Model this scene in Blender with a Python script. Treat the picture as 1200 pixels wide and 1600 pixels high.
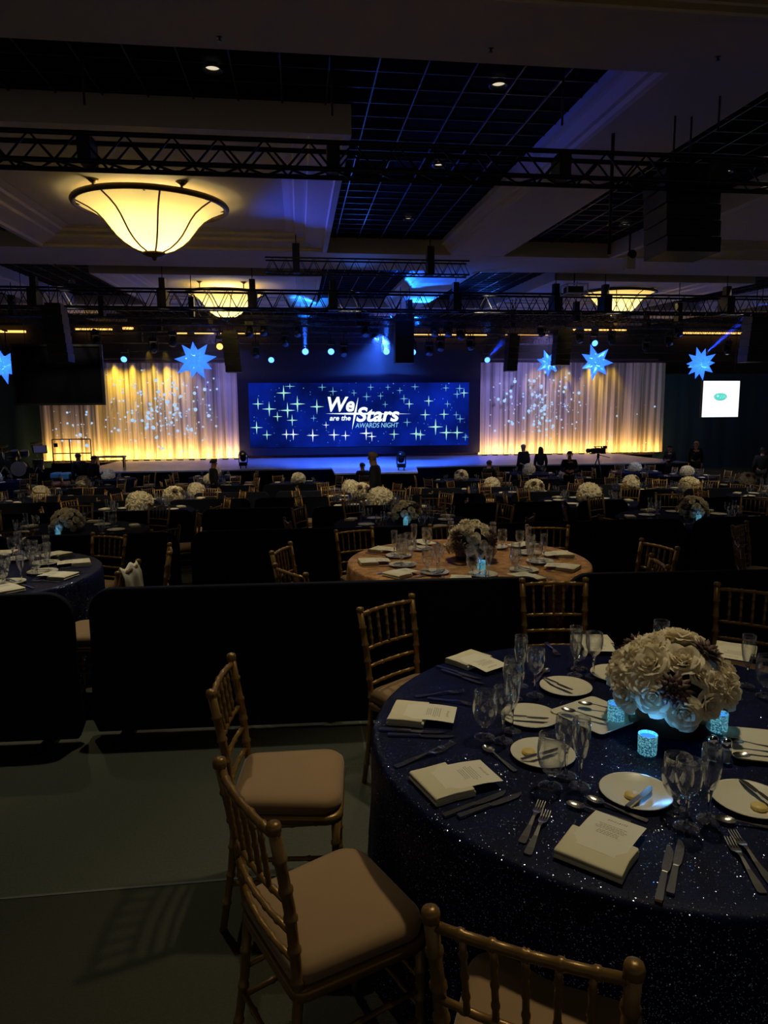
import bpy, math, random
from math import sin, cos, pi, radians, sqrt
from mathutils import Vector, Matrix
random.seed(7)
D = bpy.data
for o in list(D.objects):
    D.objects.remove(o, do_unlink=True)
SC = bpy.context.scene
COL = SC.collection

def lin(r, g, b):
    return tuple((c/255/12.92 if c/255 <= .04045 else ((c/255+.055)/1.055)**2.4) for c in (r, g, b))

# ---------------------------------------------------------------- camera
FPX, YH, ROLL, EYE = 1080.0, 650.0, .008, 1.85
PIT = math.atan((800-YH)/FPX)
_r = Vector((1, 0, 0)); _f = Vector((0, cos(PIT), -sin(PIT))); _u = Vector((0, sin(PIT), cos(PIT)))
CR = _r*cos(ROLL)-_u*sin(ROLL); CU = _u*cos(ROLL)+_r*sin(ROLL)
CE = Vector((0, 0, EYE))
cam = D.cameras.new('camera'); cam.sensor_fit = 'VERTICAL'; cam.sensor_height = 36; cam.sensor_width = 27
cam.lens = 36*FPX/1600; cam.clip_start = .05; cam.clip_end = 200
co = D.objects.new('camera', cam); COL.objects.link(co)
M = Matrix((CR, CU, -_f)).transposed().to_4x4(); M.translation = CE
co.matrix_world = M
SC.camera = co

# ---------------------------------------------------------------- view + world
SC.view_settings.view_transform = 'Standard'
SC.view_settings.look = 'None'
SC.view_settings.exposure = 0.0
SC.view_settings.gamma = 1.0
SC.view_settings.use_curve_mapping = False
try:
    SC.cycles.use_denoising = True
    SC.cycles.max_bounces = 8
    SC.cycles.transparent_max_bounces = 24
    SC.cycles.caustics_reflective = False
    SC.cycles.caustics_refractive = False
    SC.cycles.sample_clamp_indirect = 3.0
    SC.cycles.use_light_tree = True
except Exception:
    pass
W = D.worlds.new('dim hall'); SC.world = W; W.use_nodes = True
W.node_tree.nodes['Background'].inputs[0].default_value = (1.0, .93, .88, 1)
W.node_tree.nodes['Background'].inputs[1].default_value = .080

# ---------------------------------------------------------------- room frame
YAW = radians(6.8); CA, SA = cos(YAW), sin(YAW)
def room(r, f, z=0.0):
    return Vector((r*CA-f*SA, r*SA+f*CA, z))
def rf(p):
    return p[0]*CA+p[1]*SA, p[1]*CA-p[0]*SA
def fz(f):                       # the hall floor rakes gently down to the stage
    return -.07*min(max(f-5, 0), 14)
def cz(f):                       # soffit height, the ceiling rises towards the stage
    return 4.85+.046*f
def ray(px, py):
    return _f+(px-600)/FPX*CR-(py-800)/FPX*CU
def at(px, py, z):               # photo point on the horizontal plane z
    d = ray(px, py); return CE+d*((z-EYE)/d.z)
def atf(px, py, f):              # photo point on the upright room plane f -> (r, z)
    d = ray(px, py); t = f/(d.y*CA-d.x*SA); p = CE+d*t
    return p.x*CA+p.y*SA, p.z

# ---------------------------------------------------------------- lights
def spot(pos, to, col, watts, angle, blend=.5, rad=.06, name='spot_lamp'):
    l = D.lights.new(name, 'SPOT'); l.color = col; l.energy = watts; l.spot_size = radians(angle); l.spot_blend = blend; l.shadow_soft_size = rad
    o = D.objects.new(name, l); COL.objects.link(o); o.location = pos
    o.rotation_euler = (Vector(to)-Vector(pos)).to_track_quat('-Z', 'Y').to_euler(); return o
def point(pos, col, watts, rad=.05, name='bulb', parent=None):
    l = D.lights.new(name, 'POINT'); l.color = col; l.energy = watts; l.shadow_soft_size = rad
    o = D.objects.new(name, l); COL.objects.link(o); o.location = pos
    if parent: o.parent = parent
    return o
WARM = (1.0, .86, .56)
KEY = room(1.75, 3.1, cz(3.1)+.2)
spot(KEY, (.80, 2.25, .76), WARM, 240, 52, .9, .11)
for r, f, w, tr, tf, an in ((-2.3, 6.55, 190, -2.6, 5.2, 50), (1.6, 6.55, 230, 1.25, 5.3, 48), (5.2, 7.6, 110, 5.0, 5.3, 34),
                        (-2.6, 7.7, 70, -2.75, 8.6, 40), (1.2, 7.7, 70, 1.3, 8.7, 40), (5.3, 7.7, 90, 4.9, 8.3, 40),
                        (-6.2, 10.0, 420, -6.6, 12.1, 44), (-2.6, 10.0, 420, -2.77, 12.3, 40), (1.2, 10.0, 420, 1.35, 12.2, 40), (5.6, 10.0, 420, 5.2, 12.2, 40), (9.0, 10.0, 420, 9.0, 12.3, 44),
                        (-4.4, 14.6, 620, -4.9, 16.6, 62), (-1.6, 14.6, 620, -1.0, 16.6, 62), (2.4, 14.6, 620, 2.3, 16.6, 62), (6.2, 14.6, 620, 6.2, 16.6, 62), (10.6, 14.2, 620, 9.8, 16.2, 62),
                        (-6.2, 19.8, 560, -6.6, 21.8, 56), (-2.4, 19.8, 560, -2.8, 21.9, 56), (1.6, 19.8, 420, .4, 21.7, 46), (5.6, 19.8, 560, 5.2, 22.2, 56), (9.2, 19.8, 560, 9.0, 22.2, 56), (13, 19.8, 560, 12.9, 22.0, 56)):
    spot(room(r, f, cz(f)+(-.05 if f in (19.8, 6.55) else .2)), room(tr, tf, .8+fz(tf)), WARM, w, an, .8, .05)
# weak unseen fill added to brighten near chairs, then the carpet can light
spot(room(-.6, .4, cz(1)+.15), (.05, 1.75, .4), (1, .82, .5), 8, 44, 1, .4)
spot(room(-.95, 4.98, cz(4.98)-.03), (-1.35, 3.5, 0), (1, .93, .74), 165, 56, .8, .04)
for r, f, w, tr, tf in ((-8.2, 22.6, 300, -8.6, 24.4), (-4.8, 22.6, 160, -4.6, 24.6), (13.5, 19.9, 300, 12.9, 21.7), (7.8, 22.4, 160, 8.1, 23.9), (12.0, 22.6, 300, 12.2, 24.1)):   # cool light on the tables by the stage
    spot(room(r, f, 4.8), room(tr, tf, -.2), (.28, .45, 1.0), w, 60, .8, .08)
BLUE = (.03, .16, 1.0)

# ---------------------------------------------------------------- materials
def nt(name):
    m = D.materials.new(name); m.use_nodes = True; n = m.node_tree; return m, n, n.nodes['Principled BSDF']
def P(name, col, rough=.6, metal=0., spec=.5, emis=None, es=0., noise=None, bump=None, sheen=0.):
    m, n, b = nt(name)
    b.inputs['Base Color'].default_value = (*col, 1); b.inputs['Roughness'].default_value = rough
    b.inputs['Metallic'].default_value = metal; b.inputs['Specular IOR Level'].default_value = spec
    if sheen: b.inputs['Sheen Weight'].default_value = sheen
    if emis: b.inputs['Emission Color'].default_value = (*emis, 1); b.inputs['Emission Strength'].default_value = es
    tc = None
    if noise or bump:
        tc = n.nodes.new('ShaderNodeTexCoord')
    if noise:                                   # (scale, amount): a material's own mottling
        t = n.nodes.new('ShaderNodeTexNoise'); t.inputs['Scale'].default_value = noise[0]; t.inputs['Detail'].default_value = 4
        n.links.new(tc.outputs['Object'], t.inputs['Vector'])
        r = n.nodes.new('ShaderNodeMapRange'); r.inputs[3].default_value = 1-noise[1]; r.inputs[4].default_value = 1+noise[1]
        n.links.new(t.outputs['Fac'], r.inputs[0])
        x = n.nodes.new('ShaderNodeVectorMath'); x.operation = 'SCALE'; x.inputs[0].default_value = col
        n.links.new(r.outputs[0], x.inputs['Scale']); n.links.new(x.outputs[0], b.inputs['Base Color'])
    if bump:
        t = n.nodes.new('ShaderNodeTexNoise'); t.inputs['Scale'].default_value = bump[0]; t.inputs['Detail'].default_value = 3
        n.links.new(tc.outputs['Object'], t.inputs['Vector'])
        u = n.nodes.new('ShaderNodeBump'); u.inputs['Strength'].default_value = bump[1]; u.inputs['Distance'].default_value = .02
        n.links.new(t.outputs['Fac'], u.inputs['Height']); n.links.new(u.outputs[0], b.inputs['Normal'])
    return m
def E(name, col, s):
    m, n, b = nt(name); n.nodes.remove(b); e = n.nodes.new('ShaderNodeEmission'); e.inputs[0].default_value = (*col, 1); e.inputs[1].default_value = s
    n.links.new(e.outputs[0], n.nodes['Material Output'].inputs[0]); return m
def sequin(name, base, flake, scale=330., dens=.5, rough=.55):
    """cloth sewn with tiny tilted foil flakes"""
    m, n, b = nt(name); L = n.links
    tc = n.nodes.new('ShaderNodeTexCoord')
    v = n.nodes.new('ShaderNodeTexVoronoi'); v.inputs['Scale'].default_value = scale; L.new(tc.outputs['Object'], v.inputs['Vector'])
    s = n.nodes.new('ShaderNodeVectorMath'); s.operation = 'SUBTRACT'; s.inputs[1].default_value = (.5, .5, .5); L.new(v.outputs['Color'], s.inputs[0])
    k = n.nodes.new('ShaderNodeVectorMath'); k.operation = 'SCALE'; k.inputs['Scale'].default_value = 1.5; L.new(s.outputs[0], k.inputs[0])
    g = n.nodes.new('ShaderNodeNewGeometry')
    a = n.nodes.new('ShaderNodeVectorMath'); a.operation = 'ADD'; L.new(g.outputs['Normal'], a.inputs[0]); L.new(k.outputs[0], a.inputs[1])
    nn = n.nodes.new('ShaderNodeVectorMath'); nn.operation = 'NORMALIZE'; L.new(a.outputs[0], nn.inputs[0])
    nz = n.nodes.new('ShaderNodeTexNoise'); nz.inputs['Scale'].default_value = 14; nz.inputs['Detail'].default_value = 3; L.new(tc.outputs['Object'], nz.inputs['Vector'])
    mr = n.nodes.new('ShaderNodeMapRange'); mr.inputs[1].default_value = .3; mr.inputs[2].default_value = .7; mr.inputs[3].default_value = .55; mr.inputs[4].default_value = 1.45; L.new(nz.outputs['Fac'], mr.inputs[0])
    cb = n.nodes.new('ShaderNodeVectorMath'); cb.operation = 'SCALE'; cb.inputs[0].default_value = base; L.new(mr.outputs[0], cb.inputs['Scale']); L.new(cb.outputs[0], b.inputs['Base Color'])
    b.inputs['Roughness'].default_value = rough; b.inputs['Specular IOR Level'].default_value = .12
    gl = n.nodes.new('ShaderNodeBsdfGlossy'); gl.inputs['Color'].default_value = (*flake, 1); gl.inputs['Roughness'].default_value = .2; L.new(nn.outputs[0], gl.inputs['Normal'])
    sp = n.nodes.new('ShaderNodeSeparateColor'); L.new(v.outputs['Color'], sp.inputs[0])
    th = n.nodes.new('ShaderNodeMath'); th.operation = 'GREATER_THAN'; th.inputs[1].default_value = 1-dens; L.new(sp.outputs[2], th.inputs[0])
    mx = n.nodes.new('ShaderNodeMixShader'); L.new(th.outputs[0], mx.inputs[0]); L.new(b.outputs[0], mx.inputs[1]); L.new(gl.outputs[0], mx.inputs[2])
    L.new(mx.outputs[0], n.nodes['Material Output'].inputs[0]); return m
def thin_glass(name, tint=(.985, .988, .992)):
    m, n, b = nt(name); L = n.links; n.nodes.remove(b)
    t = n.nodes.new('ShaderNodeBsdfTransparent'); t.inputs[0].default_value = (*tint, 1)
    g = n.nodes.new('ShaderNodeBsdfGlossy'); g.inputs['Roughness'].default_value = .04; g.inputs[0].default_value = (1, 1, 1, 1)
    d = n.nodes.new('ShaderNodeBsdfDiffuse'); d.inputs[0].default_value = (.75, .8, .9, 1)
    lw = n.nodes.new('ShaderNodeLayerWeight'); lw.inputs[0].default_value = .32
    r = n.nodes.new('ShaderNodeMapRange'); r.inputs[3].default_value = .045; r.inputs[4].default_value = .9; L.new(lw.outputs['Facing'], r.inputs[0])
    m1 = n.nodes.new('ShaderNodeMixShader'); m1.inputs[0].default_value = .10; L.new(g.outputs[0], m1.inputs[1]); L.new(d.outputs[0], m1.inputs[2])
    mx = n.nodes.new('ShaderNodeMixShader'); L.new(r.outputs[0], mx.inputs[0]); L.new(t.outputs[0], mx.inputs[1]); L.new(m1.outputs[0], mx.inputs[2])
    L.new(mx.outputs[0], n.nodes['Material Output'].inputs[0]); return m

M_soffit = P('ceiling plaster', lin(206, 192, 172), .8, noise=(1.2, .05))
M_mould = P('painted moulding', lin(206, 190, 166), .6)
M_coffer = P('coffer plaster', lin(205, 190, 160), .85, noise=(.8, .06))
M_grid = P('black ceiling mesh', (.004, .0045, .007), .95, 0, .04)
M_gridbar = P('dark metal ceiling bar', (.06, .065, .09), .38, .7)
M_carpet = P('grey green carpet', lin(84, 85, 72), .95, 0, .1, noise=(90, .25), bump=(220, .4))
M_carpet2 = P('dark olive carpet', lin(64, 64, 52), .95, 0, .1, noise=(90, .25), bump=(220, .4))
M_seam = P('carpet seam', lin(100, 100, 92), .9)
M_black = P('matt black fabric', (.0035, .0035, .006), 1, 0, .0)
M_drape = P('dark teal stage drape', (.022, .050, .085), .9, 0, .15)
M_panel = P('midnight stretch fabric', (.0075, .0085, .019), .85, 0, .2, bump=(300, .1))
M_metal_b = P('black painted metal', (.008, .008, .011), .45, .3)
M_truss = P('dark aluminium truss', (.016, .016, .024), .4, .6)
M_gold = P('antique gold lacquer', lin(146, 112, 58), .36, .4, .5, noise=(25, .15))
M_cush = P('tan cushion fabric', lin(152, 120, 80), .72, 0, .3, noise=(8, .08), sheen=.3)
M_navy = sequin('navy sequin cloth', (.0022, .0050, .034), (.16, .185, .28), 430, .10)
M_champ = sequin('champagne sequin cloth', lin(186, 136, 84), (.8, .62, .4), 240, .06)
M_navyfar = P('navy cloth', (.004, .006, .022), .9, 0, .08)
M_napkin = P('ivory napkin', lin(232, 222, 188), .85, 0, .2, bump=(400, .1))
M_card = P('ivory card', lin(240, 234, 210), .7)
M_ink = P('grey ink', lin(150, 140, 116), .8)
M_gold_ink = P('gold ink', lin(168, 132, 78), .6)
M_china = P('white china', lin(232, 226, 200), .22)
M_butter = P('butter', lin(236, 206, 120), .45)
M_silver = P('polished cutlery', (.74, .72, .68), .22, 1)
M_glass = thin_glass('clear glass')
M_solid = D.materials.new('solid glass'); M_solid.use_nodes = True
_b = M_solid.node_tree.nodes['Principled BSDF']; _b.inputs['Transmission Weight'].default_value = 1; _b.inputs['Roughness'].default_value = .02; _b.inputs['IOR'].default_value = 1.46
M_rose = P('cream rose petals', lin(248, 238, 210), .6, 0, .3, sheen=.2)
_n = M_rose.node_tree; _t = _n.nodes.new('ShaderNodeBsdfTranslucent'); _t.inputs[0].default_value = (*lin(250, 236, 204), 1); _x = _n.nodes.new('ShaderNodeMixShader'); _x.inputs[0].default_value = .34
_n.links.new(_n.nodes['Principled BSDF'].outputs[0], _x.inputs[1]); _n.links.new(_t.outputs[0], _x.inputs[2]); _n.links.new(_x.outputs[0], _n.nodes['Material Output'].inputs[0])
M_succ = P('grey purple succulent', lin(104, 80, 72), .6, noise=(60, .3))
M_vase = P('smoked bronze vase', lin(58, 46, 34), .25, .3)
M_chrome = P('chrome cap', (.8, .8, .82), .12, 1)
M_pepper = P('ground pepper', lin(70, 58, 46), .9)
M_salt = P('salt', lin(225, 222, 214), .9)
M_skin = P('skin', lin(196, 146, 118), .6)
M_suit = P('dark suit', (.008, .008, .011), .85)
M_shirt = P('grey shirt', (.05, .05, .06), .85)
M_hairg = P('grey hair', lin(150, 130, 108), .8)
M_haird = P('dark hair', (.012, .009, .007), .7)
def sheer(name, col):
    m, n, b = nt(name); L = n.links
    b.inputs['Base Color'].default_value = (*col, 1); b.inputs['Roughness'].default_value = .8; b.inputs['Specular IOR Level'].default_value = .2
    tc = n.nodes.new('ShaderNodeTexCoord'); mp = n.nodes.new('ShaderNodeMapping'); mp.inputs['Scale'].default_value = (3.4, .3, .05); L.new(tc.outputs['Object'], mp.inputs[0])
    z = n.nodes.new('ShaderNodeTexNoise'); z.inputs['Scale'].default_value = 1.6; z.inputs['Detail'].default_value = 3; z.inputs['Roughness'].default_value = .65; L.new(mp.outputs[0], z.inputs['Vector'])
    r = n.nodes.new('ShaderNodeMapRange'); r.inputs[1].default_value = .40; r.inputs[2].default_value = .56; r.inputs[3].default_value = .68; r.inputs[4].default_value = 0.0; L.new(z.outputs['Fac'], r.inputs[0])
    t = n.nodes.new('ShaderNodeBsdfTransparent'); x = n.nodes.new('ShaderNodeMixShader'); L.new(r.outputs[0], x.inputs[0]); L.new(b.outputs[0], x.inputs[1]); L.new(t.outputs[0], x.inputs[2])
    L.new(x.outputs[0], n.nodes['Material Output'].inputs[0]); return m
M_curtain = sheer('ivory sheer curtain', lin(226, 216, 214))
M_stage = P('glossy stage deck', lin(178, 180, 196), .28, 0, .5, noise=(.8, .04))
M_white = P('white enamel', lin(200, 200, 205), .5)

# ---------------------------------------------------------------- mesh building
class MB:
    def __init__(s): s.v = []; s.f = []; s.sm = []
    def add(s, vs, fs, smooth=True):
        b = len(s.v); s.v += [tuple(p) for p in vs]; s.f += [tuple(b+i for i in q) for q in fs]; s.sm += [smooth]*len(fs); return s
    def box(s, c, d, m=None, smooth=False):
        x, y, z = (k/2 for k in d); vs = [Vector((sx*x, sy*y, sz*z)) for sz in (-1, 1) for sy in (-1, 1) for sx in (-1, 1)]
        if m is not None: vs = [m @ p for p in vs]
        vs = [p+Vector(c) for p in vs]
        return s.add(vs, [(0, 2, 3, 1), (4, 5, 7, 6), (0, 1, 5, 4), (2, 6, 7, 3), (0, 4, 6, 2), (1, 3, 7, 5)], smooth)
    def path(s, pts, rad, n=8, cap=True, flat=None):
        pts = [Vector(p) for p in pts]; k = len(pts)
        if not isinstance(rad, (list, tuple)): rad = [rad]*k
        vs = []; up = None
        for i in range(k):
            t = (pts[min(i+1, k-1)]-pts[max(i-1, 0)])
            t = t.normalized() if t.length > 1e-9 else Vector((0, 0, 1))
            if up is None: up = t.orthogonal().normalized()
            a = (up-t*up.dot(t)); a = a.normalized() if a.length > 1e-6 else t.orthogonal().normalized(); up = a; b = t.cross(a)
            for j in range(n):
                w = 2*pi*j/n; vs.append(pts[i]+(a*cos(w)+b*sin(w))*rad[i])
        fs = [(i*n+j, i*n+(j+1) % n, (i+1)*n+(j+1) % n, (i+1)*n+j) for i in range(k-1) for j in range(n)]
        s.add(vs, fs)
        if cap:
            b = len(s.v)-len(vs)
            s.f += [tuple(b+j for j in range(n-1, -1, -1)), tuple(b+(k-1)*n+j for j in range(n))]; s.sm += [False, False]
        return s
    def lathe(s, prof, n=24, c=(0, 0, 0), wob=None):
        vs = []
        for i, (r, z) in enumerate(prof):
            for j in range(n):
                t = 2*pi*j/n; rr = wob(r, z, t) if wob else r
                vs.append((c[0]+rr*cos(t), c[1]+rr*sin(t), c[2]+z))
        k = len(prof)
        fs = [(i*n+j, i*n+(j+1) % n, (i+1)*n+(j+1) % n, (i+1)*n+j) for i in range(k-1) for j in range(n)]
        return s.add(vs, fs)
    def ball(s, c, r, nu=12, nv=8):
        r = r if isinstance(r, (tuple, list)) else (r, r, r)
        vs = [(c[0]+r[0]*sin(pi*(i+.02)/(nv+.04))*cos(2*pi*j/nu), c[1]+r[1]*sin(pi*(i+.02)/(nv+.04))*sin(2*pi*j/nu), c[2]-r[2]*cos(pi*i/nv)) for i in range(nv+1) for j in range(nu)]
        return s.add(vs, [(i*nu+j, i*nu+(j+1) % nu, (i+1)*nu+(j+1) % nu, (i+1)*nu+j) for i in range(nv) for j in range(nu)])
    def grid(s, fn, nu, nv, smooth=True):
        vs = [fn(i/nu, j/nv) for i in range(nu+1) for j in range(nv+1)]; w = nv+1
        return s.add(vs, [(i*w+j, (i+1)*w+j, (i+1)*w+j+1, i*w+j+1) for i in range(nu) for j in range(nv)], smooth)
    def prism(s, poly, y0, y1, smooth=False):   # polygon in x,z extruded along y
        k = len(poly); vs = [(x, y0, z) for x, z in poly]+[(x, y1, z) for x, z in poly]
        return s.add(vs, [tuple(range(k)), tuple(range(2*k-1, k-1, -1))]+[(i, k+i, k+(i+1) % k, (i+1) % k) for i in range(k)], smooth)
    def slab(s, poly, z0, z1, smooth=False):    # polygon in x,y extruded along z
        k = len(poly); vs = [(x, y, z0) for x, y in poly]+[(x, y, z1) for x, y in poly]
        return s.add(vs, [tuple(range(k-1, -1, -1)), tuple(range(k, 2*k))]+[(i, (i+1) % k, k+(i+1) % k, k+i) for i in range(k)], smooth)
    def strip(s, rows, th):                     # flat bar: rows of (x, y, halfwidth, z)
        vs = []
        for x, y, w, z in rows: vs += [(x-w, y, z), (x+w, y, z), (x+w, y, z+th), (x-w, y, z+th)]
        fs = [(0, 1, 2, 3)[::-1], tuple(4*(len(rows)-1)+i for i in range(4))]
        for i in range(len(rows)-1):
            a, b = 4*i, 4*i+4; fs += [(a+j, b+j, b+(j+1) % 4, a+(j+1) % 4)[::-1] for j in range(4)]
        return s.add(vs, fs, False)
    def mesh(s, name, mat):
        me = D.meshes.new(name); me.from_pydata(s.v, [], s.f); me.polygons.foreach_set('use_smooth', s.sm); me.update()
        if mat: me.materials.append(mat)
        return me
    def build(s, name, mat, parent=None, loc=None, rot=None):
        o = D.objects.new(name, s.mesh(name, mat)); COL.objects.link(o)
        if parent: o.parent = parent
        if loc is not None: o.location = loc
        if rot is not None: o.rotation_euler = rot
        return o
def put(name, me, parent=None, loc=(0, 0, 0), rot=(0, 0, 0), scale=None):
    o = D.objects.new(name, me); COL.objects.link(o); o.parent = parent; o.location = loc; o.rotation_euler = rot
    if scale: o.scale = (scale,)*3
    return o
def tag(o, label=None, cat=None, group=None, kind=None):
    if label: o['label'] = label
    if cat: o['category'] = cat
    if group: o['group'] = group
    if kind: o['kind'] = kind
    return o
def thing(name, label, cat, loc=(0, 0, 0), rz=0., group=None):
    o = D.objects.new(name, None); COL.objects.link(o); o.location = loc; o.rotation_euler = (0, 0, rz); o.empty_display_size = .1
    return tag(o, label, cat, group)
def struct(o):
    o['kind'] = 'structure'; return o
def kids(o): return CH.get(o.name, [])
CH = {}
def register(root):
    for o in D.objects:
        if o.parent: CH.setdefault(o.parent.name, [])
    def walk(o):
        CH[o.name] = [c for c in D.objects if c.parent == o]
        for c in CH[o.name]: walk(c)
    walk(root); return root
def copy_tree(o, parent=None):
    c = o.copy(); COL.objects.link(c); c.parent = parent
    CH[c.name] = [copy_tree(k, c) for k in kids(o)]
    return c
def dup(root, loc, rz, label, group=None):
    c = copy_tree(root); c.location = loc; c.rotation_euler = (0, 0, rz); c['label'] = label
    if group: c['group'] = group
    return c

# ================================================================ the setting
RZ = (0, 0, YAW)
def cbox(mb, r0, r1, f0, f1, u0, u1, nf=1):
    """box hung in the sloping ceiling frame"""
    for i in range(nf):
        a, b = f0+(f1-f0)*i/nf, f0+(f1-f0)*(i+1)/nf
        vs = [(r, f, cz(f)+u) for u in (u0, u1) for f in (a, b) for r in (r0, r1)]
        mb.add(vs, [(0, 2, 3, 1), (4, 5, 7, 6), (0, 1, 5, 4), (2, 6, 7, 3), (0, 4, 6, 2), (1, 3, 7, 5)], False)
# floor: level by the camera, raked, level again before the stage
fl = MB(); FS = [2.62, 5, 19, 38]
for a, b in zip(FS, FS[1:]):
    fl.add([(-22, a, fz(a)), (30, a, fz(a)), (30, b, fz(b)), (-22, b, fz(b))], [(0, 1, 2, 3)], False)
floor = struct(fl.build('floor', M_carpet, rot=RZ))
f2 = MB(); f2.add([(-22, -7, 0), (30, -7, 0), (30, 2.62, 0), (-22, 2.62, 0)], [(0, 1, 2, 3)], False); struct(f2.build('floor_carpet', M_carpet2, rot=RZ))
sm = MB()
for fs in (2.62,):
    sm.box((4, fs, .001), (52, .012, .003))
for r in (.32,):
    sm.box((r, 1.5, .001), (.012, 6.6, .003))
struct(sm.build('trim_1', M_seam, rot=RZ))
ce = MB(); cbox(ce, -22, 30, -7, 37, .35, .42)
ceil = struct(ce.build('ceiling', M_grid, rot=RZ))
gb = MB(); rr = .92-.52*40
while rr < 29:
    cbox(gb, rr-.009, rr+.009, 5.6, 36.5, .325, .35, 2); rr += .52
ff = 7.18
while ff < 36:
    cbox(gb, -21, 29, ff-.008, ff+.008, .335, .35); ff += .43
struct(gb.build('trim_2', M_gridbar, rot=RZ))
# soffit beams along and across the hall
def beam_along(n, r0, r1):
    b = MB(); prof = [(r0, .35), (r0, .24), (r0+.05, .22), (r0+.08, .20), (r0+.14, .12), (r0+.15, .08), (r0+.20, .07), (r0+.22, .02), (r0+.27, 0), (r1-.12, 0), (r1-.1, .01), (r1-.08, .05), (r1, .06), (r1, .35)]
    for (a, ua), (c, uc) in zip(prof, prof[1:]):
        b.add([(a, 5.9, cz(5.9)+ua), (c, 5.9, cz(5.9)+uc), (c, 36.6, cz(36.6)+uc), (a, 36.6, cz(36.6)+ua)], [(0, 1, 2, 3)], False)
    struct(b.build('trim_%d' % n, M_soffit, rot=RZ))
beam_along(3, 3.42, 5.04); beam_along(4, -10.0, -8.4); beam_along(5, 16.8, 18.4)
for n, f0, f1 in ((6, 4.3, 6.93), (7, 16.8, 19.1), (8, 28.3, 30.6)):
    b = MB(); cbox(b, -22, 30, f0, f1, -.004, .36); struct(b.build('trim_%d' % n, M_soffit, rot=RZ))
b = MB(); cbox(b, 1.6, 30, 5.76, 5.80, -.05, -.004); cbox(b, 1.6, 30, 5.66, 5.76, -.025, -.004); struct(b.build('trim_9', M_mould, rot=RZ))
def coffer(n, r0, r1, f0, f1):
    prof = [(0, .36), (0, 0), (.10, 0), (.12, .05), (.16, .06), (.50, .14), (.52, .19), (.56, .20), (.72, .22), (.74, .27), (.80, .275), (.92, .30)]
    fr = MB(); loops = []
    for d, u in prof:
        loops.append([(r0+d, f0+d, cz(f0+d)+u), (r1-d, f0+d, cz(f0+d)+u), (r1-d, f1-d, cz(f1-d)+u), (r0+d, f1-d, cz(f1-d)+u)])
    for a, c in zip(loops, loops[1:]):
        fr.add(a+c, [(i, (i+1) % 4, 4+(i+1) % 4, 4+i) for i in range(4)], False)
    struct(fr.build('trim_%d' % n, M_mould, rot=RZ))
    p = MB(); p.add([(x, y, z+.002) for x, y, z in loops[-1]], [(0, 1, 2, 3)], False)
    struct(p.build('ceiling_coffer', M_coffer, rot=RZ))
k = 10
for (r0, r1) in ((-5.65, .71), (7.6, 14.0), (-19, -12.6), (20.9, 27)):
    for (f0, f1) in ((9.0, 16.79), (20.5, 28.29)):
        coffer(k, r0, r1, f0, f1); k += 1
# rear wall with a lit cove high up
bw = MB(); bw.box((4, 37.1, 3), (56, .2, 9)); struct(bw.build('wall_back', P('dark wall', lin(46, 42, 50), .9), rot=RZ))
M_cove = E('amber cove strip', (1.0, .50, .12), 2.0)
for i, (x0, x1, y) in enumerate(((-10, 40, 518), (118, 175, 515), (192, 208, 513), (268, 292, 520), (304, 334, 520), (344, 420, 520), (620, 760, 522), (790, 860, 522), (896, 978, 515), (1060, 1180, 521))):
    r0, z0 = atf(x0, y, 36.8); r1, z1 = atf(x1, y, 36.8)
    t = MB(); t.box(((r0+r1)/2, 36.8, (z0+z1)/2), (r1-r0, .12, .10)); struct(t.build('trim_%d' % (30+i), M_cove, rot=RZ))

# ---------------------------------------------------------------- stage
ZS = -.08
st = MB(); st.box((3.6, 30.2, ZS-.45), (23.6, 8.2, .9))
stage = tag(st.build('stage_deck', M_stage, rot=RZ), 'long glossy stage deck in front of the curtains and video wall', 'stage', kind='structure')
sk = MB(); sk.box((3.6, 26.08, ZS-.48), (23.64, .03, .86)); sk.build('stage_skirt', M_black, stage)
pt = [rf(at(x, y, ZS)) for x, y in ((517, 729.5), (523, 740), (653, 737.5), (643, 726))]
pt[0] = (pt[0][0], 26.12); pt[3] = (pt[3][0], 26.12)
th = MB(); th.slab(pt, ZS-.05, ZS+.004); th.build('stage_thrust', M_stage, stage); th = MB(); th.slab([(x*.995+.02, y+.02) for x, y in pt], ZS-.9, ZS-.05); th.build('thrust_skirt', M_black, stage)
# dark drapes at both sides, pleated
def drape(name, label, r0, r1, f, z0, z1, mat, amp, k, cat='curtain', nz=5, kind=None, seed=0, flare=0.0):
    rnd = random.Random(seed); ph = [(rnd.uniform(.6, 1.7), rnd.uniform(0, 6.3)) for _ in range(4)]; n = int((r1-r0)*k*3)
    def fn(u, v):
        x = r0+(r1-r0)*u; a = 2*pi*k*x
        w = sin(a*ph[0][0]+ph[0][1])+.7*sin(a*.43*ph[1][0]+ph[1][1]+.35*v)+.45*sin(a*1.9*ph[2][0]+ph[2][1])
        xx = x+flare*(1-v)*(u-.5)
        return (xx, f-amp*w*(.75+.35*(1-v)), z0+(z1-z0)*v)
    m = MB(); m.grid(fn, n, nz); o = m.build(name, mat, rot=RZ); return tag(o, label, cat, kind=kind)
rl0, zt = atf(55, 567, 33); rl1, _ = atf(381, 571, 33); rr0, _ = atf(748, 568, 33); rr1, ztr = atf(1040, 567, 33)
drape('stage_curtain', 'pleated ivory curtain lit amber, on the drum kit side of the video wall', rl0, rl1, 33, ZS+.03, zt, M_curtain, .085, 3.0, seed=1)
drape('stage_curtain', 'pleated ivory curtain lit amber, behind the tripod video camera', rr0, rr1, 33, ZS+.03, ztr, M_curtain, .085, 3.0, seed=2)
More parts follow.
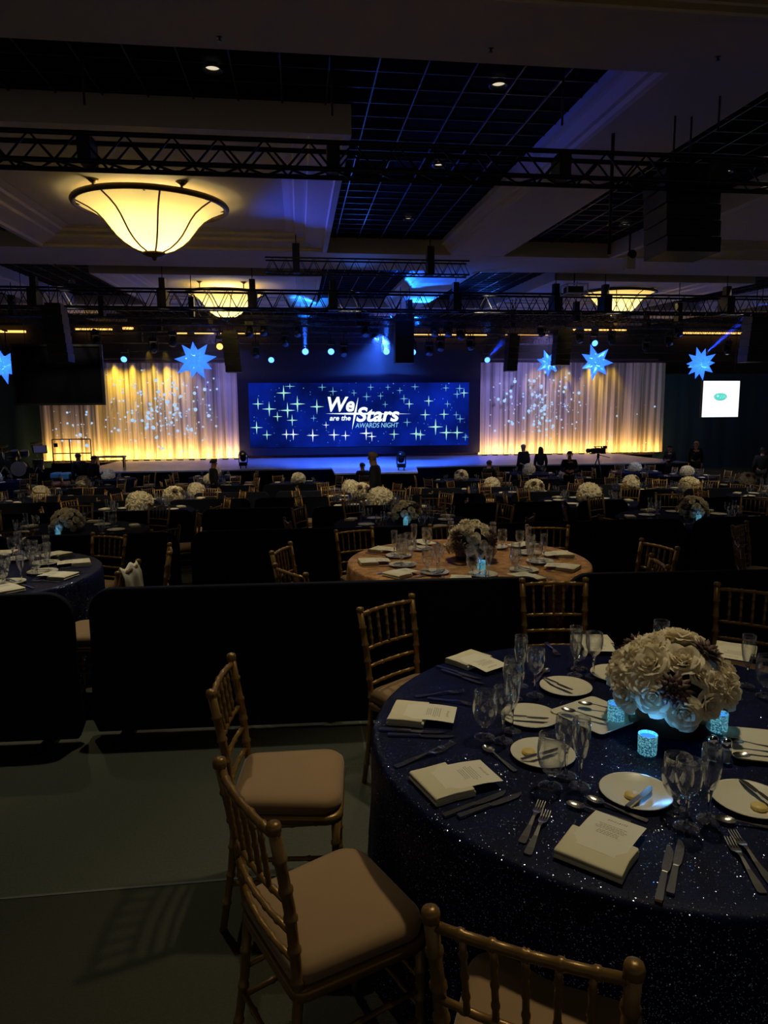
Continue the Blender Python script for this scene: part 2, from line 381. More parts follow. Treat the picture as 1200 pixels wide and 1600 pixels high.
bk = MB(); bk.box(((rl0+rr1)/2, 33.75, 2.2), (rr1-rl0, .05, 4.8)); tag(bk.build('backing_cloth', P('violet grey backing cloth', lin(96, 84, 104), .9), rot=RZ), 'dark violet backing cloth seen through the sheer stage curtains', 'curtain')
drape('side_drape', 'black pleated drape behind the drum kit', -18, rl0+.15, 33.6, -1, 5.0, M_drape, .08, 1.3, 'curtain', seed=3)
drape('side_drape', 'black pleated drape behind the bright white screen', rr1-.05, 29, 33.9, -1, atf(1060, 584, 33.9)[1], M_drape, .08, 1.3, 'curtain', seed=4)
for nm, x0, x1 in (('drum kit', -200, 378), ('white screen', 750, 1400)):   # pipe carrying the curtain tops
    r0, z0 = atf(x0, 566, 33.05); r1, z1 = atf(x1, 566, 33.05)
    p = MB(); p.path([(r0, 33.1, zt+.05+.06), (r1, 33.1, zt+.05+.06)], .04, 8); p.path([(r0, 33.3, zt+.55), (r1, 33.3, zt+.55)], .03, 8)
    tag(p.build('curtain_pipe', M_truss, rot=RZ), 'long dark pipe over the curtain on the %s side' % nm, 'pipe')
# video wall
def facing(px, py, f): r, z = atf(px, py, f); return r, z
r0, zb = atf(391, 698, 32.9); r1, ztp = atf(733, 598, 32.9); zb = (zb+atf(733, 697, 32.9)[1])/2; ztp = (ztp+atf(391, 598, 32.9)[1])/2
RC, ZC = (r0+r1)/2, (zb+ztp)/2
vw = thing('video_wall', 'wide video wall showing stars and the awards night title', 'video wall', room(RC, 32.9, ZC), YAW)
bz = MB(); rb0, zz0 = atf(375, 712, 33.1); rb1, zz1 = atf(750, 548, 33.1)
for x0, x1, z0, z1 in ((rb0, r0, zz0, zz1), (r1, rb1, zz0, zz1), (r0, r1, ztp, zz1), (r0, r1, zz0, zb)):
    bz.box(((x0+x1)/2-RC, .18, (z0+z1)/2-ZC), (x1-x0, .3, z1-z0))
bz.build('masking_frame', P('navy masking cloth', (.022, .022, .04), .9, 0, .1), vw)
spot(room(3.3, 29.5, 5.6), room(3.3, 33, 4.4), (.02, .06, 1), 420, 100, 1, .1, 'mask_wash_lamp')
m, n, b = nt('night sky video'); L = n.links; n.nodes.remove(b)
tc = n.nodes.new('ShaderNodeTexCoord'); nz = n.nodes.new('ShaderNodeTexNoise'); nz.inputs['Scale'].default_value = .42; nz.inputs['Detail'].default_value = 4; L.new(tc.outputs['Object'], nz.inputs['Vector'])
cr = n.nodes.new('ShaderNodeValToRGB'); cr.color_ramp.elements[0].position = .35; cr.color_ramp.elements[0].color = (.0012, .004, .05, 1); cr.color_ramp.elements[1].position = .75; cr.color_ramp.elements[1].color = (.003, .020, .40, 1); L.new(nz.outputs['Fac'], cr.inputs[0])
v = n.nodes.new('ShaderNodeTexVoronoi'); v.inputs['Scale'].default_value = 4.5; L.new(tc.outputs['Object'], v.inputs['Vector'])
lt = n.nodes.new('ShaderNodeMath'); lt.operation = 'LESS_THAN'; lt.inputs[1].default_value = .11; L.new(v.outputs['Distance'], lt.inputs[0])
scn = n.nodes.new('ShaderNodeSeparateColor'); L.new(v.outputs['Color'], scn.inputs[0])
gt = n.nodes.new('ShaderNodeMath'); gt.operation = 'MULTIPLY'; L.new(lt.outputs[0], gt.inputs[0]); L.new(scn.outputs[0], gt.inputs[1])
mxc = n.nodes.new('ShaderNodeMix'); mxc.data_type = 'RGBA'; L.new(gt.outputs[0], mxc.inputs[0]); L.new(cr.outputs[0], mxc.inputs[6]); mxc.inputs[7].default_value = (.12, .3, .9, 1)
e = n.nodes.new('ShaderNodeEmission'); e.inputs[1].default_value = 1.0; L.new(mxc.outputs[2], e.inputs[0]); L.new(e.outputs[0], n.nodes['Material Output'].inputs[0])
M_sky = m
p = MB(); p.box((0, .05, 0), (r1-r0, .1, ztp-zb)); p.build('screen_panel', M_sky, vw)
M_startxt = E('white video graphics', (.80, .95, 1.0), 1.25); M_stargrn = E('pale green video star', (.46, .95, .78), .95); M_starcy = E('pale cyan video star', (.22, .62, .85), .8); M_tcy = E('cyan video title', (.30, .72, 1.0), 1.0)
def loc_of(px, py): r, z = atf(px, py, 32.85); return r-RC, z-ZC
def star4(mb, cx, cz_, h, w):
    q = .09*h; poly = [(0, h), (q, q), (w, 0), (q, -q), (0, -h), (-q, -q), (-w, 0), (-q, q)]
    vs = [(cx, -.012, cz_)]+[(cx+a, -.012, cz_+c) for a, c in poly]
    mb.add(vs, [(0, i+1, (i+1) % 8+1) for i in range(8)], False)
SL = [(287, 568, 25), (260, 597, 33), (148, 645, 26), (197, 667, 32), (233, 700, 22), (277, 673, 34), (320, 645, 35), (297, 716, 25), (405, 657, 32), (428, 572, 20), (475, 590, 20), (391, 707, 15), (445, 737, 15), (142, 748, 28), (187, 780, 22), (272, 778, 22), (302, 778, 25), (387, 782, 28), (480, 780, 26), (530, 783, 22), (567, 597, 15), (640, 572, 16), (622, 613, 20), (683, 610, 16), (715, 572, 14), (767, 586, 15), (703, 647, 15), (785, 622, 20), (808, 645, 22), (833, 570, 20), (893, 632, 24), (799, 725, 20), (620, 773, 30), (645, 787, 22), (742, 777, 24), (878, 692, 25), (838, 775, 30), (857, 780, 24), (923, 745, 36), (960, 690, 24), (970, 770, 34), (1017, 770, 31), (1053, 790, 18), (968, 575, 17), (1028, 577, 20), (1017, 602, 20), (1047, 597, 22), (975, 645, 17), (1013, 692, 16), (1030, 710, 20)]
SG = {}
for x, y, s in SL:
    cx, cy = loc_of(x/2.79+350, y/2.79+400); h = min(s*.0111, (ztp-zb)/2-abs(cy)-.02)
    star4(SG.setdefault((M_startxt if 250 < x < 660 and y > 735 else M_stargrn if s > 21 else M_starcy).name, MB()), cx, cy, max(h, .1), s*.0105)
for k_, q in SG.items(): tag(q.build('star_graphics', D.materials[k_], vw), k_.replace('graphics', 'sparkles'))
def lettering(txt, px0, py0, px1, py1, mat, shear=0., off=0.):
    c = D.curves.new('title', 'FONT'); c.body = txt; c.shear = shear; c.offset = off; c.resolution_u = 6
    t = D.objects.new('t', c); COL.objects.link(t); bpy.context.view_layer.update()
    me = D.meshes.new_from_object(t.evaluated_get(bpy.context.evaluated_depsgraph_get())); D.objects.remove(t); D.curves.remove(c)
    xs = [q.co.x for q in me.vertices]; ys = [q.co.y for q in me.vertices]
    a0, b0 = loc_of(px0, py1); a1, b1 = loc_of(px1, py0)
    for q in me.vertices:
        q.co = (a0+(q.co.x-min(xs))/(max(xs)-min(xs))*(a1-a0), -.02, b0+(q.co.y-min(ys))/(max(ys)-min(ys))*(b1-b0))
    me.materials.clear(); me.materials.append(mat)
    return put('title_lettering', me, vw)
Z = 7.5
lettering('We', 500+93/Z, 590+224/Z, 500+405/Z, 590+402/Z, M_startxt, .22, .028)
lettering('Stars', 500+425/Z, 590+342/Z, 500+930/Z, 590+520/Z, M_startxt, .22, .028)
lettering('are the', 500+113/Z, 590+442/Z, 500+360/Z, 590+505/Z, M_startxt, .22, .022)
lettering('AWARDS NIGHT', 500+416/Z, 590+528/Z, 500+922/Z, 590+588/Z, M_tcy, .15, .0)
q = MB()
for pts in (((65, 423), (400, 411), (1068, 425), (400, 436)), ((450, 224), (424, 430), (376, 612), (398, 420))):
    pp = [loc_of(500+a/Z, 590+c/Z) for a, c in pts]; q.add([(a, -.024, c) for a, c in pp], [(0, 1, 2, 3)], False)
q.build('title_flare', M_startxt, vw)
# light spots projected on the curtains, built as small glowing balls
lit_dots = MB(); rnd = random.Random(11)
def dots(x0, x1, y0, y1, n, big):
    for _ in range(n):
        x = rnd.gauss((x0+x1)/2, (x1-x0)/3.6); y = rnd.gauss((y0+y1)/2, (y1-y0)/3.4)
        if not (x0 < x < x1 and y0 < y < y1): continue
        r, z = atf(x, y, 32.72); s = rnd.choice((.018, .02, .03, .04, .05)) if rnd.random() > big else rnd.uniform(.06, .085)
        lit_dots.ball((r, 32.72, z), s, 6, 4)
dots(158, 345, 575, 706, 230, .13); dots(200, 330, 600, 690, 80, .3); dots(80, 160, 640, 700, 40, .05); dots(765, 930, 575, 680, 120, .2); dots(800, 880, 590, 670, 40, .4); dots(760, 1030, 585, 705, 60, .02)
tag(lit_dots.build('projected_light_dots', E('pale blue light spot', (.45, .68, 1.0), .95), rot=RZ), 'small pale spots of projected light over the stage curtains, built as glowing dots', 'projected light spots', kind='stuff')
# footlights along the curtains
M_amber = E('amber footlight lens', (1, .62, .1), 4)
AMB = (1.0, .55, .10)
N18 = ['first', 'second', 'third', 'fourth', 'fifth', 'sixth', 'seventh', 'eighth', 'ninth', 'tenth', 'eleventh', 'twelfth', 'thirteenth', 'fourteenth', 'fifteenth', 'sixteenth', 'seventeenth', 'eighteenth']
def uplights(px0, px1, n, grp, where, w):
    ra, rb_ = atf(px0, 715, 32.5)[0], atf(px1, 715, 32.5)[0]; l = D.lights.new('uplight_lamp', 'AREA'); l.shape = 'RECTANGLE'; l.size = rb_-ra; l.size_y = .06; l.color = AMB; l.energy = w*n
    o = D.objects.new('uplight_lamp', l); COL.objects.link(o); o.location = room((ra+rb_)/2, 32.58, ZS+.085); o.rotation_euler = (radians(90+38), 0, YAW)
    for i in range(n):
        x = px0+(px1-px0)*(i+.5)/n; r, _ = atf(x, 715, 32.4)
        t = thing('uplight', 'low amber uplight, %s in the row at the curtain foot %s' % (N18[i], where), 'stage light', room(r, 32.60, ZS), YAW, grp)
        q = MB(); q.box((0, 0, .03), (.24, .12, .06)); q.build('housing', M_metal_b, t)
        q = MB(); q.box((0, .02, .065), (.2, .07, .01)); q.build('lens', M_amber, t)
uplights(60, 378, 18, 'uplights on the drum kit side', 'on the drum kit side', 10)
uplights(750, 1038, 17, 'uplights on the video camera side', 'behind the video camera', 9)
for x, w in ((172, 420), (200, 380), (232, 380), (258, 340), (285, 120), (845, 90), (888, 160), (935, 260), (965, 130)):   # yellow toplights
    r, z = atf(x, 560, 32.3); spot(room(r, 32.35, zt+.55), room(r, 33.0, zt-2.2), (1, .62, .04), w, 60, .9, .06, 'toplight_lamp')
for x, w in ((-3.5, 800), (10.8, 1500)):
    spot(room(x, 30.0, 5.5), room(x*1.02, 33, 1.2), (.40, .34, 1.0), w*.30, 118, .7, .1, 'wash_lamp')
spot(room(3.2, 27.5, 5.0), room(3.2, 30, ZS), (.03, .13, 1), 5200, 110, .6, .1, 'stage_wash_lamp')
spot(room(3.0, 24.5, 5.0), room(2.6, 25, ZS), (.04, .17, 1), 2000, 70, .6, .1, 'stage_wash_lamp')

# ================================================================ rigging overhead
def atc(px, py, u):
    d = ray(px, py); dF = d.y*CA-d.x*SA; t = (4.85+u-EYE)/(d.z-.046*dF); p = CE+d*t
    return p
TRZ = {}
def truss(label, x0, x1, py, pxm, f, h, drops=(), pitch=None):
    r0, _ = atf(x0, py, f); r1, _ = atf(x1, py, f); _, z = atf(pxm, py, f); Lh = (r1-r0)/2; TRZ[f] = (z-h/2, h)
    t = thing('lighting_truss', label, 'truss', room((r0+r1)/2, f, z), YAW)
    c = h/2; cr_ = h*(.1 if h < .28 else .06)
    for sy in (-1, 1):
        for sz in (-1, 1):
            q = MB(); q.path([(-Lh, sy*c, sz*c), (Lh, sy*c, sz*c)], cr_, 8); q.build('chord', M_truss, t)
    q = MB(); n = int(2*Lh/(pitch or h*1.0)); br = h*(.055 if h < .28 else .034)
    for i in range(n):
        a = -Lh+2*Lh*i/n; b_ = -Lh+2*Lh*(i+1)/n; m_ = (a+b_)/2
        for sy in (-1, 1):
            q.path([(a, sy*c, -c), (m_, sy*c, c), (b_, sy*c, -c)], br, 5, False)
        q.path([(a, -c, -c), (m_, c, -c), (b_, -c, -c)], br, 5, False)
    q.build('bracing', M_truss, t)
    for x in drops:
        r, _ = atf(x, py, f); k = r-(r0+r1)/2
        q = MB(); q.box((k, 0, 0), (h*.5, h*1.04, h*1.0))
        if h > .28: q.box((k, 0, c+.16), (.16, .2, .32))
        q.path([(k, 0, c+.3), (k, 0, cz(f)+.3-z)], .012, 6); q.build('hoist', M_metal_b, t)
    return t
truss('black box truss hanging nearest, across the front of the big lit chandelier', -60, 1270, 242, 270, 7.4, .25, (137, 520, 877, 1120), .42)
truss('short black box truss hanging alone in front of the video wall column', 415, 731, 418, 570, 16, .30, (463, 672))
truss('long black box truss crossing low over the lit second row chandeliers', -40, 1240, 472, 600, 20, .48, (55, 255, 395, 520, 712, 868, 945, 1135))
truss('thin black box truss just behind and below the long heavy truss', -40, 1240, 492, 600, 22.6, .30, (20, 160, 300, 640, 900, 1060))
truss('black box truss hung with spotlights above the stage front edge', -40, 1240, 503, 600, 26.75, .34, (100, 330, 560, 800, 1010))
truss('black box truss hung with spotlights halfway back over the stage', 100, 1180, 514, 640, 28, .32, (250, 470, 700, 930))
truss('rearmost black box truss of spotlights, just before the curtains', 150, 1060, 532, 600, 31, .30, (220, 420, 640, 860))

# moving spotlights
M_lensoff = P('dark glass lens', (.02, .02, .03), .1, 0, .8)
M_lens = E('glowing blue lens', (.06, .20, 1.0), 5.0)
M_lenso = E('glowing amber lens', (1, .45, .1), 2.5)
def make_mover():
    t = thing('moving_spotlight', 'x', 'stage light')
    q = MB(); q.box((0, 0, -.07), (.30, .24, .13)); q.path([(-.1, 0, 0), (-.1, 0, .10)], .02, 6); q.path([(.1, 0, 0), (.1, 0, .10)], .02, 6); q.build('base', M_metal_b, t)
    for s in (-1, 1):
        q = MB(); q.box((s*.155, 0, -.28), (.03, .10, .32)); q.build('yoke_arm', M_metal_b, t)
    hd = MB(); hd.lathe([(.001, .20), (.10, .18), (.125, .10), (.125, -.05), (.135, -.08), (.135, -.17), (.11, -.175)], 16)
    h = hd.build('lamp_head', M_metal_b, t, (0, 0, -.36), (radians(-38), 0, 0))
    q = MB(); q.lathe([(.125, -.004), (.11, -.012), (.001, -.02)], 16); q.build('lens', M_lensoff, h, (0, 0, -.172))
    return register(t)
mover = make_mover()
NTH = ['first', 'second', 'third', 'fourth', 'fifth', 'sixth', 'seventh', 'eighth', 'ninth', 'tenth', 'eleventh', 'twelfth', 'thirteenth', 'fourteenth', 'fifteenth', 'sixteenth', 'seventeenth', 'eighteenth']
ON = {'blue': M_lens, 'amber': M_lenso}
LIT = [(424, 562, 31, 'blue', 'lowest of all, over the drum kit end of the video wall'), (477, 549, 28, 'blue', 'brightest of three together above the word We'), (517, 549, 28, 'blue', 'right beside the unlit pair above the title'), (603, 549, 28, 'blue', 'just on the drum kit side of the black speaker cluster'),
       (644, 550, 28, 'blue', 'peeking out below the black speaker cluster'), (760, 562, 31, 'blue', 'at the top corner of the pale curtain edge'), (195, 561, 31, 'blue', 'in front of the curtain top near the black screen'), (927, 536, 28, 'blue', 'right above the biggest star lantern'), (11, 561, 28, 'blue', 'behind the star lantern cut by the black screen'), (344, 541, 28, 'amber', 'beside the slim speaker hang')]
OFF = [(537, 551), (571, 520), (679, 520), (670, 550), (688, 543), (400, 553), (446, 535), (412, 518), (720, 525), (735, 541), (846, 520), (905, 530), (955, 532), (1010, 545), (1060, 520), (1136, 548), (240, 545), (270, 535), (150, 535), (585, 530), (1045, 535), (390, 520), (465, 520), (700, 520)]
first = True
def place_mover(px, py, f, label, grp):
    global first
    r, z = atf(px, py, f); z += .40
    if first: o = mover; first = False
    else: o = copy_tree(mover)
    o.location = room(r, f, z); o.rotation_euler = (0, 0, YAW); o['label'] = label; o['group'] = grp
    q = MB(); zt_ = max(TRZ[f][0]-z, .06); q.path([(0, 0, -.02), (0, 0, zt_)], .022, 6); q.box((0, 0, zt_), (.06, TRZ[f][1]*1.2, .05)); q.build('hanging_pipe', M_metal_b, o); return o, r, z
for i, (px, py) in enumerate(OFF):
    f = 28 if py > 528 else 26.75
    place_mover(px, py, f, 'dark unlit spotlight, %s from the drum kit side on the %s spotlight truss' % (NTH[sorted(q for q in OFF if (q[1] > 528) == (py > 528)).index((px, py))], 'nearer' if f < 28 else 'middle'), 'unlit spotlights on the trusses')
for px, py, f, c, w in LIT:
    o, r, z = place_mover(px, py, f, ('glowing %s spotlight ' % c)+w, 'glowing spotlights over the stage')
    hd = [k for k in kids(o) if k.name.startswith('lamp_head')][0]; ln = kids(hd)[0]
    if ln:
        ln.data = ln.data.copy(); ln.data.materials.clear(); ln.data.materials.append(ON[c])
    hd.rotation_euler = (radians(-68), 0, 0)
# blue light thrown up on the soffits
def up(px, py, u, sx, sy, sf, w, ang, col=BLUE):
    p = atc(px, py, u); r, z = atf(sx, sy, sf); spot(room(r, sf, z), p, col, w, ang, 1.0, .08, 'uplighter_lamp')
up(640, 445, 0, 600, 500, 23, 2600, 64, (.006, .10, 1)); up(480, 470, .1, 470, 505, 26, 2600, 46, (.01, .16, 1)); up(503, 325, .1, 300, 500, 18, 1500, 24, (.02, .07, 1)); up(1010, 470, 0, 1000, 515, 26, 700, 24); up(660, 470, 0, 650, 510, 27, 3000, 60, (.008, .13, 1))
up(110, 480, .1, 110, 520, 28, 350, 24); up(760, 470, 0, 760, 525, 29, 600, 28); up(560, 330, .2, 560, 470, 20, 90, 50); up(1080, 480, 0, 1080, 520, 27, 400, 26)

# line arrays and speakers
def speaker_hang(label, x0, x1, y0, y1, f, n, tilt=0., name='line_array_speaker', side=None):
    ra, za = atf(x0, y0, f); rb, zb_ = atf(x1, y1, f); w = rb-ra; h = (za-zb_)/n
    t = thing(name, label, 'speaker', room((ra+rb)/2, f, za), YAW)
    for i in range(n):
        q = MB(); d = .55
        q.add([(sx*w/2*(.97 if sy > 0 else 1), sy*d/2, z) for z in (-i*h-.012, -(i+1)*h) for sy in (-1, 1) for sx in (-1, 1)], [(0, 2, 3, 1), (4, 5, 7, 6), (0, 1, 5, 4), (2, 6, 7, 3), (0, 4, 6, 2), (1, 3, 7, 5)], False)
        for k in range(3): q.box((0, -d/2-.006, -(i+.25+.25*k)*h), (w*.9, .012, h*.1))
        q.build('cabinet', M_metal_b, t, (tilt*i, 0, 0))
    q = MB(); q.box((0, 0, .03), (w*.8, .3, .06)); q.path([(-.1, 0, .05), (-.1, 0, cz(f)-za+.3)], .012, 6); q.path([(.1, 0, .05), (.1, 0, cz(f)-za+.3)], .012, 6); q.build('flying_frame', M_metal_b, t)
speaker_hang('big black speaker stack hanging below the nearest truss', 1022, 1098, 276, 402, 7.98, 5, .012)
speaker_hang('black speaker stack hanging in front of the blank black screen', 69, 106, 478, 566, 19, 6, .02)
speaker_hang('slim black speaker stack between star lantern and video wall', 347, 374, 520, 582, 27, 6, .02)
speaker_hang('slim black speaker stack hanging at the video wall end of the pale curtain', 793, 808, 524, 580, 27, 6, -.015)
speaker_hang('slim black speaker stack hanging between two star lanterns', 868, 889, 518, 571, 26.5, 6, -.015)
speaker_hang('square black speaker cluster above the video wall', 616, 645, 494, 568, 24, 2)
speaker_hang('black speaker stack hanging by the bright white screen', 1168, 1198, 494, 566, 22, 6, -.02)
# star lanterns
m, n, b = nt('inflated blue fabric'); L = n.links; n.nodes.remove(b)
tl = n.nodes.new('ShaderNodeBsdfTranslucent'); tl.inputs[0].default_value = (.30, .58, 1, 1); df = n.nodes.new('ShaderNodeBsdfDiffuse'); df.inputs[0].default_value = (.4, .6, 1, 1)
ms = n.nodes.new('ShaderNodeMixShader'); ms.inputs[0].default_value = .3; L.new(tl.outputs[0], ms.inputs[1]); L.new(df.outputs[0], ms.inputs[2])
em = n.nodes.new('ShaderNodeEmission'); em.inputs[0].default_value = (.045, .19, .80, 1); em.inputs[1].default_value = .85
ad = n.nodes.new('ShaderNodeAddShader'); L.new(ms.outputs[0], ad.inputs[0]); L.new(em.outputs[0], ad.inputs[1]); L.new(ad.outputs[0], n.nodes['Material Output'].inputs[0])
M_star = m
def lantern(px, py, Rpx, f, npt, rot, label, seed):
    r, z = atf(px, py, f); R = Rpx*f/FPX; rnd = random.Random(seed)
    t = thing('star_lantern', label, 'lantern', room(r, f, z), YAW, 'star lanterns')
    q = MB(); base = R*.44
    def spike(d, ln, w):
        d = Vector(d).normalized(); a = d.orthogonal().normalized(); b_ = d.cross(a); c0 = d*base*.45
        q.add([c0+(a*cos(k*pi/2+.78)+b_*sin(k*pi/2+.78))*w for k in range(4)]+[d*ln], [(0, 1, 4), (1, 2, 4), (2, 3, 4), (3, 0, 4)], False)
    for i in range(npt):
        a = rot+2*pi*i/npt+rnd.uniform(-.09, .09); spike((cos(a), rnd.uniform(-.15, .15), sin(a)), R*rnd.uniform(.88, 1.08), R*.30)
    for i in range(4):
        a = rot+.4+2*pi*i/4; spike((cos(a)*.5, -.9, sin(a)*.5), R*.62, R*.2); spike((cos(a)*.7, .9, sin(a)*.7), R*.8, R*.26)
    q.build('star_shell', M_star, t)
    q = MB(); q.path([(0, 0, base*.4), (0, 0, cz(f)-z+.36)], .008, 5); q.build('hanging_wire', M_metal_b, t)
    p = point((0, 0, 0), (.35, .68, 1), 46*R*R/.5, .04, 'lantern_bulb', t)
lantern(305, 563, 31, 28.5, 9, .25, 'glowing blue star lantern in front of the curtain by the drum kit', 1)
lantern(857, 567, 22, 29.5, 7, .15, 'smaller glowing blue star lantern beside the slim speaker', 2)
lantern(931, 566, 29, 28.7, 7, .0, 'big glowing blue star lantern with a long low spike, between two others', 4)
lantern(1095, 568, 27, 27.5, 10, .0, 'ten pointed glowing blue star lantern above the white screen', 6)
lantern(4, 571, 26, 24, 8, .2, 'glowing blue star lantern half hidden behind the blank black screen', 7)
# projection screens
r0, z0 = atf(25, 632, 21); r1, z1 = atf(158, 540, 21)
t = thing('projection_screen', 'blank black screen hanging in front of the curtain by the drum kit', 'screen', room((r0+r1)/2, 21, (z0+z1)/2), YAW-.02)
q = MB(); q.box((0, 0, 0), (r1-r0, .06, z1-z0)); q.build('screen_back', M_black, t)
q = MB()
for s in (-1, 1): q.box((s*(r1-r0)/2, 0, 0), (.06, .1, z1-z0+.06)); q.box((0, 0, s*(z1-z0)/2), (r1-r0, .1, .06)); q.path([(s*(r1-r0)*.35, 0, (z1-z0)/2), (s*(r1-r0)*.35, 0, cz(21)-z0)], .01, 5)
q.build('screen_frame', M_metal_b, t)
fS = 29.; r0, z0 = atf(1095, 652, fS); r1, z1 = atf(1158, 595, fS); w, h = r1-r0, z1-z0
t = thing('projection_screen', 'bright white screen with a small oval emblem', 'screen', room((r0+r1)/2, fS, (z0+z1)/2), YAW+.06)
q = MB(); q.box((0, .03, 0), (w, .04, h)); q.build('screen_face', E('white projected picture', (.86, .96, 1), 1.35), t)
q = MB()
for s in (-1, 1): q.box((s*(w/2+.02), .05, 0), (.05, .1, h+.08)); q.box((0, .05, s*(h/2+.02)), (w, .1, .05)); q.path([(s*w*.35, .05, h/2), (s*w*.35, .05, cz(fS)-z0)], .012, 5)
q.build('screen_frame', M_metal_b, t)
ex, ez, ea, eb = (555-570)/1200*100*fS/FPX, (390-345)/960*80*fS/FPX, .33, .165
M_teal = E('teal emblem', (.10, .78, .66), .95); M_tealp = E('pale emblem', (.75, 1, .95), 1.1); M_tealk = E('dark emblem edge', (.05, .30, .36), .7)
q = MB(); vs = []
for i in range(32):
    a = 2*pi*i/32; vs += [(ex+ea*cos(a), -.004, ez+eb*sin(a)), (ex+ea*(.93-.07*sin(a))*cos(a), -.004, ez+eb*.90*sin(a)+.006)]
q.add(vs, [(2*i, 2*((i+1) % 32), 2*((i+1) % 32)+1, 2*i+1) for i in range(32)], False); q.build('emblem_oval', M_tealk, t)
q = MB(); q.add([(ex+ea*.9*cos(a), -.002, ez+eb*.9*sin(a)) for a in [2*pi*i/24 for i in range(24)]], [tuple(range(24))], False); q.build('emblem_ground', M_teal, t)
q = MB()
for sx, sz, s in ((-.13, .03, .10), (.0, -.05, .04), (.06, .04, .035), (.12, -.04, .035), (.17, .03, .04), (.20, -.02, .03)):
    hh = s*.8; ww = s
    k8 = [(0, hh), (.2*ww, .2*hh), (ww, 0), (.2*ww, -.2*hh), (0, -hh), (-.2*ww, -.2*hh), (-ww, 0), (-.2*ww, .2*hh)]
    q.add([(ex+sx, -.006, ez+sz)]+[(ex+sx+a, -.006, ez+sz+c) for a, c in k8], [(0, i+1, (i+1) % 8+1) for i in range(8)], False)
q.build('emblem_stars', M_tealp, t)
q = MB(); q.box((ex+.0, -.004, ez-.30), (.75, .002, .022)); q.box((ex+.08, -.004, ez-.35), (.5, .002, .014)); q.build('caption_line', E('faint caption', (.72, .9, .86), 1.1), t)

# chandeliers
m, n, b = nt('alabaster bowl'); L = n.links
b.inputs['Base Color'].default_value = (*lin(235, 205, 120), 1); b.inputs['Roughness'].default_value = .5
tl = n.nodes.new('ShaderNodeBsdfTranslucent'); tl.inputs[0].default_value = (.97, .88, .52, 1)
mx = n.nodes.new('ShaderNodeMixShader'); mx.inputs[0].default_value = .48; L.new(b.outputs[0], mx.inputs[1]); L.new(tl.outputs[0], mx.inputs[2])
em = n.nodes.new('ShaderNodeEmission'); em.inputs[0].default_value = (.66, .52, .19, 1); em.inputs[1].default_value = .42
ad = n.nodes.new('ShaderNodeAddShader'); L.new(mx.outputs[0], ad.inputs[0]); L.new(em.outputs[0], ad.inputs[1]); L.new(ad.outputs[0], n.nodes['Material Output'].inputs[0])
M_bowl = m
M_bronze = P('bronze rim', lin(112, 90, 52), .4, .6)
BP = [(1.10, 0), (1.02, -.035), (.90, -.09), (.78, -.165), (.69, -.255), (.61, -.36), (.53, -.46), (.43, -.55), (.30, -.63), (.17, -.675), (.10, -.685)]
def make_chandelier():
    t = thing('chandelier', 'x', 'chandelier')
    q = MB(); q.lathe(BP, 48); q.build('glass_bowl', M_bowl, t)
    q = MB(); q.path([(1.115*cos(2*pi*i/48), 1.115*sin(2*pi*i/48), .0) for i in range(49)], .045, 8, False); q.build('rim', M_bronze, t)
    for i in range(8):
        a = 2*pi*i/8+.20; q = MB(); q.path([((r+.008)*cos(a), (r+.008)*sin(a), z) for r, z in BP], .014, 6); q.build('rib', M_bronze, t)
    q = MB(); q.lathe([(.17, -.675), (.18, -.70), (.12, -.735), (.04, -.75), (.03, -.79), (.001, -.80)], 20); q.build('finial', M_bronze, t)
    q = MB(); q.box((0, 0, -.02), (2.2, .03, .03)); q.box((0, 0, -.02), (.03, 2.2, .03)); q.path([(0, 0, -.03), (0, 0, -.70)], .02, 6); q.build('inner_bracket', M_bronze, t)
    for a in range(4):
        q = MB(); q.ball((.22*cos(a*pi/2), .22*sin(a*pi/2), -.33), .05, 10, 8); q.build('light_bulb', E('warm bulb', (1, .8, .4), 8), t)
    return register(t)
chand = make_chandelier()
for i, (px, py, f, lab) in enumerate(((237, 322, 13.5, 'large glowing alabaster bowl chandelier, the nearest one'), (352, 459, 25.0, 'glowing bowl chandelier beyond the nearest chandelier, seen through the truss'), (966, 458, 25.0, 'glowing bowl chandelier over the camera end of the stage, seen through the truss'))):
    r, z = atf(px, py, f)
    o = chand if i == 0 else copy_tree(chand)
    o.location = room(r, f, z); o.scale = (1.18,)*3; o.rotation_euler = (radians(2.6), 0, YAW+.1); o['label'] = lab
    for k_ in range(4):
        a = radians((57, 123, 237, 303)[k_])-.1; x, y = 1.1*cos(a), 1.1*sin(a); tp_ = (cz(f)+.297-z)/1.18; q = MB(); q.path([(x, y, 0), (x, y, tp_)], .016, 8); q.path([(x, y, tp_-.05), (x, y, tp_)], [.03, .085], 12); q.build('hanging_rod', M_bronze, o)
    o; o['group'] = 'bowl chandeliers'
    point(room(r, f, z-.26)+Vector((0, 0, 0)), (1, .82, .40), 125 if i == 0 else 120, .22, 'chandelier_lamp')
